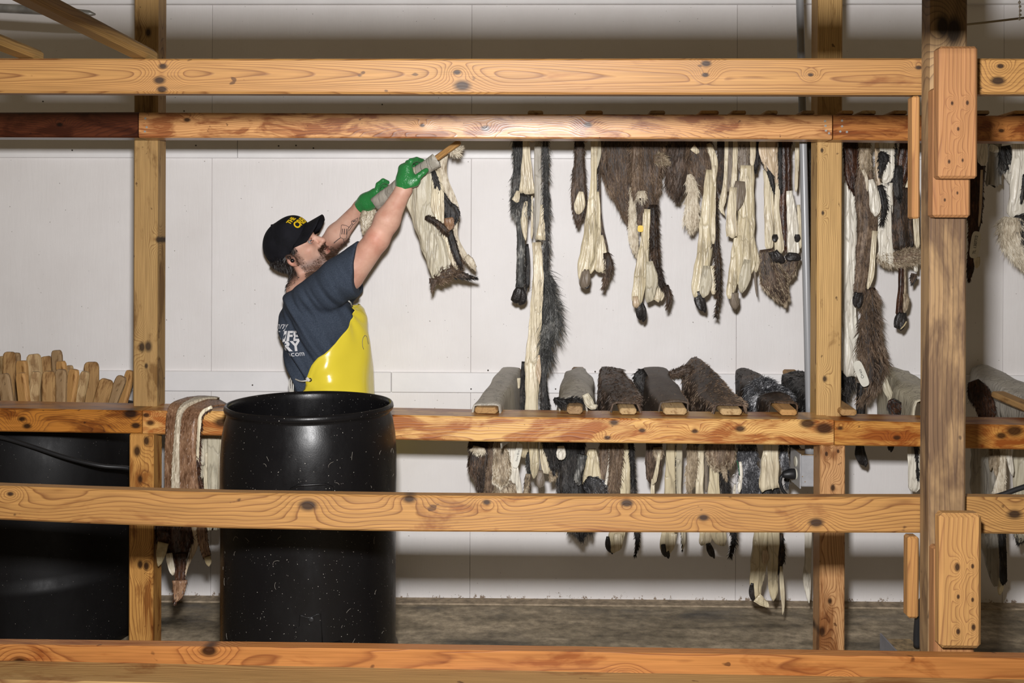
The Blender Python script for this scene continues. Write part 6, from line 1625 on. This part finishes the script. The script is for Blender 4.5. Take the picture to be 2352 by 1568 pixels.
# ---- apron: thick vinyl sheet round the front, tied at the back
def apron():
    rows = 60; cols = 46
    yl = [(700, 806), (720, 801), (750, 791), (780, 772), (800, 755), (812, 735), (830, 722), (850, 715), (868, 708), (876, 707), (890, 694), (905, 684), (960, 672), (1100, 660), (1240, 656)]
    yr = [(700, 822), (708, 832), (730, 838), (770, 843), (820, 849), (860, 853), (905, 858), (960, 862), (1100, 868), (1240, 866)]
    yy = np.linspace(699, 1240, rows)
    # more rows near the top
    yy = 699 + (1240 - 699) * (np.linspace(0, 1, rows) ** 1.6)
    G = []
    r_ = np.random.default_rng(3)
    for i, y in enumerate(yy):
        xl = np.interp(y, *zip(*yl)); xr = np.interp(y, *zip(*yr))
        tc = T(np.interp(y, [690, 740, 850, 905, 1240], [733, 737, 754, 760, 764]), y)
        R = 0.168 if y < 905 else 0.175
        xR = P(xr, y, YM)[0] - tc[0]
        xL = P(xl, y, YM - 0.12)[0] - tc[0]
        a = max(xR, 0.05)
        cosl = np.clip(xL / R, -0.80, 0.98)
        phi0 = -math.acos(cosl)                # camera side edge (negative y)
        phi1 = min(-phi0, 1.9)
        row = []
        for j in range(cols):
            t = j / (cols - 1); ph = phi0 + (phi1 - phi0) * t
            ex = R if math.cos(ph) < 0.2 else R + (a - R) * ((math.cos(ph) - 0.2) / 0.8)
            f = 0.004 * math.sin(7 * ph + y * 0.02) + 0.006 * math.sin(3.1 * ph - y * 0.031 + 1) * np.clip((y - 720) / 100, 0, 1)
            # creases gathering to the two tie points
            for (gy, gph) in ((698, -0.75), (874, -1.95)):
                dy = (y - gy) / 545.0; dp = (ph - gph) * 0.17; dd = math.hypot(dy, dp) + 1e-4; an = math.atan2(dp, dy)
                f += 0.009 * math.cos(11 * an) * math.exp(-dd / 0.10) * min(1, dd / 0.02)
            rr = ex + 0.006 + f
            row.append([tc[0] + rr * math.cos(ph), tc[1] + (0.182 + f) * math.sin(ph) * (R / 0.168), tc[2]])
        G.append(row)
    G = np.array(G)
    dn = np.gradient(G, axis=0); dv = np.gradient(G, axis=1); nm = np.cross(dv, dn); nm /= np.linalg.norm(nm, axis=2)[..., None] + 1e-9
    if nm[rows // 2, cols // 2, 0] < 0: nm = -nm
    V = np.vstack([G.reshape(-1, 3), (G - nm * 0.003).reshape(-1, 3)]); o_ = rows * cols; Fc = []
    for i in range(rows - 1):
        for j in range(cols - 1):
            q = i * cols + j; Fc.append([q, q + 1, q + cols + 1, q + cols]); Fc.append([o_ + q, o_ + q + cols, o_ + q + cols + 1, o_ + q + 1])
        q = i * cols; Fc.append([q, q + cols, o_ + q + cols, o_ + q]); q = i * cols + cols - 1; Fc.append([q + cols, q, o_ + q, o_ + q + cols])
    for j in range(cols - 1):
        Fc.append([j + 1, j, o_ + j, o_ + j + 1]); q = (rows - 1) * cols + j; Fc.append([q, q + 1, o_ + q + 1, o_ + q])
    o = obj('apron', V, Fc, M_APRON, man)
    bm = bmesh.new(); bm.from_mesh(o.data); bmesh.ops.recalc_face_normals(bm, faces=bm.faces); bm.to_mesh(o.data); bm.free()
    o.data.polygons.foreach_set('use_smooth', [True] * len(o.data.polygons))
    return o, G
ap, AG = apron()
ab = bvh(ap)
def gro(px, py, rad):
    p = np.array([0, 0, CAM_Z]); d = P(px, py, YM) - p
    h_ = ab.ray_cast(V3(p), V3(d / np.linalg.norm(d)))
    c = np.array(h_[0]) if h_[0] is not None else P(px, py, YM - 0.17)
    q = [c + np.array([rad * math.cos(t), -0.002, rad * math.sin(t)]) for t in np.linspace(0, 2 * math.pi, 17)]
    V, Fc = tube(q, rad * 0.42, 6, False); obj('grommet', V, Fc, plain('dark_eyelet', (0.03, 0.03, 0.03), 0.35, 0.5, 0.7), ap)
    return c
g1 = gro(712, 872, 0.006); g2 = gro(808, 703, 0.004)
mk = MB()
for (pts_) in ([(838, 770), (834, 775), (832, 785), (833, 796), (835, 802)], [(838, 770), (842, 772), (844, 780), (846, 790)]):
    q = []
    for (x, y) in pts_:
        p = np.array([0, 0, CAM_Z]); d = P(x, y, YM) - p; h_ = ab.ray_cast(V3(p), V3(d / np.linalg.norm(d)))
        if h_[0] is not None: q.append(np.array(h_[0]) + np.array(h_[1]) * 0.0005 * (-1 if h_[1][1] > 0 else 1))
    if len(q) > 2: mk.tube(q, 0.0014, 5)
if mk.v: mk.build('ink_mark', plain('faded_ink', (0.16, 0.14, 0.12), 0.5), ap)
qs = cr([g1 + [0, -0.004, 0], g1 + [-0.02, -0.006, -0.004], P(690, 875, YM - 0.158), P(677, 870, YM - 0.10), P(668, 868, YM + 0.0), P(672, 866, YM + 0.1)], 24)
V, Fc = tube(qs, 0.0032, 8); st_ = obj('tie_string', V, Fc, M_STRING, ap)
for k, (dx, dz) in enumerate(((-0.012, 0.012), (-0.016, 0.006), (-0.007, -0.004))):
    V, Fc = tube(cr([g1 + [0, -0.006, 0], g1 + [dx * 0.5, -0.012, dz * 0.6], g1 + [dx, -0.010, dz]], 8), [0.0035] * 6 + [0.0028, 0.001], 7); obj('knot', V, Fc, M_STRING, st_)
for k in range(3):
    x = 664 + 5 * k
    V, Fc = tube(cr([P(668 + 2 * k, 866, YM - 0.06), P(x, 880, YM - 0.09), P(x + 3 - 2 * k, 905, YM - 0.09), P(x + 2, 960 + 12 * k, YM - 0.09)], 14), 0.0028, 7); obj('string_end', V, Fc, M_STRING, st_)
V, Fc = tube(cr([g2, g2 + [-0.004, 0.004, 0.012], P(800, 690, YM - 0.14), P(770, 660, YM - 0.02)], 10), 0.003, 7); obj('neck_string', V, Fc, M_STRING, ap)

# ---- trousers and boots (standing behind the drum)
pf = Field(np.array([P(640, 0, YM)[0], 3.95, 0.04]), np.array([P(880, 0, YM)[0], 4.48, 1.05]), 0.009)
hz_ = P(758, 905, YM)
pf.ell(hz_ + [0.0, 0, -0.02], (0.150, 0.165, 0.13), None, 0.02)
for s, fx in ((-1, 0.06), (1, -0.05)):
    hipj = hz_ + [0.0, s * 0.085, -0.06]; kn = np.array([hz_[0] + fx * 0.6 + 0.02, YM + s * 0.10, 0.50]); an = np.array([hz_[0] + fx, YM + s * 0.11, 0.10])
    pf.cone(hipj, kn, 0.092, 0.068, 0.04); pf.cone(kn, an, 0.066, 0.056, 0.02)
pf.cut((0, 0, 0.08), (0, 0, -1)); pf.cut(P(740, 892, YM), (0, 0, 1))
V, Fq = pf.mesh(); obj('trousers', relax(V, Fq, 2), Fq, M_JEAN, man)
for s, fx in ((-1, 0.06), (1, -0.05)):
    an = np.array([hz_[0] + fx, YM + s * 0.11, 0.0])
    f = Field(an + [-0.13, -0.09, -0.02], an + [0.24, 0.09, 0.26], 0.006)
    f.cone(an + [0, 0, 0.20], an + [-0.005, 0, 0.06], 0.055, 0.052, 0.02); f.cone(an + [-0.02, 0, 0.04], an + [0.16, 0.0, 0.036], 0.045, 0.04, 0.03); f.cut((0, 0, 0.0015), (0, 0, -1))
    V, Fq = f.mesh(); obj('boot', relax(V, Fq, 1), Fq, M_BOOT, man)

# ---- gloves gripping the stick
def glove(name, prims, lo, hi, cutp=None):
    f = Field(lo, hi, 0.0032)
    for a, b, r1, r2, k in prims: f.cone(a, b, r1, r2, k)
    if cutp is not None: f.cut(*cutp)
    V, Fq = f.mesh(); V = relax(V, Fq, 1, 0.4)
    return obj(name, V, Fq, M_GLOVE, man)
def fingers(chains, r0, r1, k=0.003):
    out = []
    for ch_ in chains:
        n = len(ch_) - 1
        for i in range(n):
            out.append((ch_[i], ch_[i + 1], r0 + (r1 - r0) * i / n, r0 + (r1 - r0) * (i + 1) / n, k))
    return out
q = J
prims = [(q(928, 436, 4.000), q(930, 416, 3.995), 0.034, 0.036, 0.01), (q(925, 414, 3.995), q(926, 388, 4.0), 0.022, 0.021, 0.02), (q(940, 414, 3.985), q(936, 386, 3.985), 0.025, 0.021, 0.02),
         (q(946, 424, 3.98), q(955, 414, 3.975), 0.024, 0.020, 0.02)]
prims += fingers([[q(937, 386, 3.985), q(944, 370, 3.99), q(957, 366, 4.02), q(971, 370, 4.06)],
                  [q(932, 387, 3.995), q(937, 374, 4.01), q(950, 370, 4.05), q(962, 378, 4.085)],
                  [q(926, 390, 4.005), q(930, 380, 4.03), q(942, 376, 4.07), q(954, 386, 4.095)],
                  [q(922, 398, 4.010), q(924, 390, 4.04), q(935, 386, 4.075), q(946, 396, 4.09)]], 0.0125, 0.0095)
prims += fingers([[q(950, 418, 3.975), q(963, 404, 3.972), q(973, 396, 3.974), q(979, 391, 3.980)]], 0.0145, 0.0105)
ax = q(929, 404, 4.0) - q(927, 441, 4.0)
glove('glove', prims, q(905, 455, 4.0) + [0, -0.10, 0], q(990, 355, 4.0) + [0, 0.13, 0.0], (q(927, 437, 4.0), -ax + np.array([0.02, 0, -0.0])))
prims = [(q(826, 478, 4.295), q(842, 464, 4.28), 0.033, 0.036, 0.01), (q(842, 462, 4.28), q(862, 446, 4.255), 0.034, 0.027, 0.02), (q(848, 470, 4.265), q(868, 460, 4.235), 0.026, 0.022, 0.02)]
prims += fingers([[q(864, 444, 4.245), q(869, 424, 4.235), q(880, 415, 4.225), q(890, 419, 4.24)],
                  [q(862, 446, 4.255), q(868, 430, 4.26), q(878, 422, 4.265), q(887, 428, 4.28)],
                  [q(860, 450, 4.265), q(867, 437, 4.285), q(877, 430, 4.295), q(884, 438, 4.30)],
                  [q(858, 456, 4.275), q(866, 446, 4.30), q(874, 440, 4.315), q(880, 448, 4.315)]], 0.0125, 0.0095)
prims += fingers([[q(868, 460, 4.235), q(880, 457, 4.205), q(888, 454, 4.19), q(896, 450, 4.185)]], 0.0145, 0.0105)
ax = q(842, 464, 4.28) - q(826, 478, 4.295)
glove('glove', prims, q(800, 505, 4.3) + [0, -0.16, 0], q(910, 400, 4.3) + [0, 0.08, 0], (q(827, 477, 4.295), -ax))
# ---- tattoo on the far forearm
tm = MB()
def tat(pts_, w=0.0016):
    p0 = np.array([0, 0, CAM_Z]); L_ = []; 
    pts_ = np.array(pts_, float); dense = np.vstack([pts_[i] + (pts_[i + 1] - pts_[i]) * t for i in range(len(pts_) - 1) for t in np.linspace(0, 1, 6)])
    for (x, y) in dense:
        d = P(x, y, 4.3) - p0; d /= np.linalg.norm(d); start = p0 + d * 4.18 / d[1]
        h_ = bb.ray_cast(V3(start), V3(d))
        if h_[0] is not None: L_.append(np.array(h_[0]) - d * 0.0004)
    if len(L_) > 2:
        L_ = np.array(L_); keep = [0] + [i for i in range(1, len(L_)) if np.linalg.norm(L_[i] - L_[i - 1]) > 1e-4]
        if len(keep) > 2: tm.tube(L_[keep], w / 2, 4)
tat([(784, 517), (787, 516), (795, 518), (801, 521), (798, 535), (795, 548), (789, 549), (782, 545), (781, 540), (783, 528), (784, 517)], 0.0022)
for x0 in (786, 791, 796):
    tat([(x0 + 0.6, 525), (x0 - 0.8, 538)], 0.004)
tat([(782, 546), (776, 550), (770, 555), (767, 558)], 0.004); tat([(789, 549), (790, 556), (786, 566)], 0.003)
tat([(800, 524), (804, 519), (809, 513)], 0.003); tat([(801, 530), (806, 523), (811, 515)], 0.003)
tat([(807, 508), (815, 504), (822, 500), (820, 507), (812, 516), (808, 513), (807, 508)], 0.0025); tat([(810, 509), (817, 506)], 0.006)
if tm.v: tm.build('tattoo', M_TATTOO, bo)

# ================================================================== the stick and hide he lifts
sa, sb_ = P(838, 482, 4.262), P(1062, 320, 3.93)
stick('brown stick wrapped in hide, held up by the man', P(880, 452, 4.2), P(1056, 325, 3.939), 0.018, 0.024, M_ST[3])
h = hide('cream and black hide draped over the stick the man lifts', 985, 400, 4.06, 'raw animal hides hung to dry')
def along(x):   # Y of the stick at picture x
    t = (x - 838) / (1062 - 838); return 4.262 + (3.93 - 4.262) * t
def wrapseg(mat, x0, x1, w, th, dy=0.0, name='wrap'):
    f = lambda x: 482 + (320 - 482) * (x - 838) / 224.0
    strip(h, mat, [(x, f(x) + 3, w) for x in np.linspace(x0, x1, 5)], along(x0) + dy, th, name, 0.04, 1.5, Y2=along(x1) + dy, end='flat')
wrapseg(GRS, 860, 1003, 33, 0.95, 0.0)
strip(h, GRN, [(968, 385, 50), (967, 420, 62), (968, 449, 74), (975, 500, 62), (993, 550, 60), (1012, 605, 58), (1017, 630, 56)], 4.07, 0.22, nf=1.6, fold=0.10, end='flat', label='grey green skin side')
strip(h, CRM, [(1000, 392, 16), (1004, 430, 28), (1006, 470, 32), (1010, 500, 20), (1022, 530, 12)], 4.05, 0.25, nf=2.5, fold=0.16)
strip(h, CRM, [(1016, 520, 14), (1032, 560, 16), (1042, 600, 14), (1050, 618, 8)], 4.06, 0.3, fold=0.2)
strip(h, FBK, [(994, 392, 10), (1006, 430, 14), (1022, 470, 30), (1036, 490, 40), (1030, 515, 26), (1026, 530, 18)], 4.045, 0.4, fur=(FBK, 900, 0.014))
strip(h, FBB, [(976, 500, 8), (990, 503, 13), (1004, 512, 12), (1018, 524, 16), (1026, 536, 12)], 4.02, 0.5, fur=(FBB, 450, 0.014, dict(lift=0.7)))
strip(h, FRD, [(1030, 500, 20), (1032, 515, 22), (1030, 526, 10)], 4.03, 0.4, fur=(FRD, 250, 0.01))
strip(h, FBK, [(1030, 525, 16), (1040, 560, 16), (1052, 595, 14), (1058, 612, 12)], 4.05, 0.4, fur=(FBB, 500, 0.014))
strip(h, FLT, [(1022, 352, 16), (1016, 385, 20), (1024, 425, 20), (1040, 460, 18), (1050, 490, 12), (1047, 520, 9), (1048, 550, 12), (1066, 585, 14), (1074, 596, 18)], 4.07, 0.3, fur=(FLT, 900, 0.012, dict(edge='R', lift=0.5)))
strip(h, FLT, [(1070, 588, 16), (1080, 600, 18), (1088, 612, 12), (1091, 618, 5)], 4.06, 0.6, fur=(FTN, 200, 0.008), name='toe')
strip(h, FBR, [(1000, 640, 30), (1022, 628, 30), (1045, 618, 22), (1056, 606, 14)], 4.06, 0.4, fur=(FBM, 1300, 0.024, dict(lift=0.8)), label='brown fur cuff')
strip(h, FBR, [(996, 640, 22), (994, 655, 10), (992, 666, 4)], 4.06, 0.4, fur=(FBR, 250, 0.012))
strip(h, FBR, [(1040, 628, 20), (1060, 632, 14), (1078, 636, 8), (1090, 638, 3)], 4.055, 0.4, fur=(FBK, 450, 0.018, dict(lift=0.5)))
strip(h, FLT, [(1034, 345, 14), (1046, 346, 20), (1056, 340, 10)], 4.0, 0.4, fur=(FLT, 350, 0.022, dict(lift=0.9)))
strip(h, FLT, [(848, 478, 30), (843, 500, 30), (840, 518, 22), (836, 532, 10)], 4.27, 0.4, fur=(FTN, 900, 0.012), label='woolly end behind the arms')
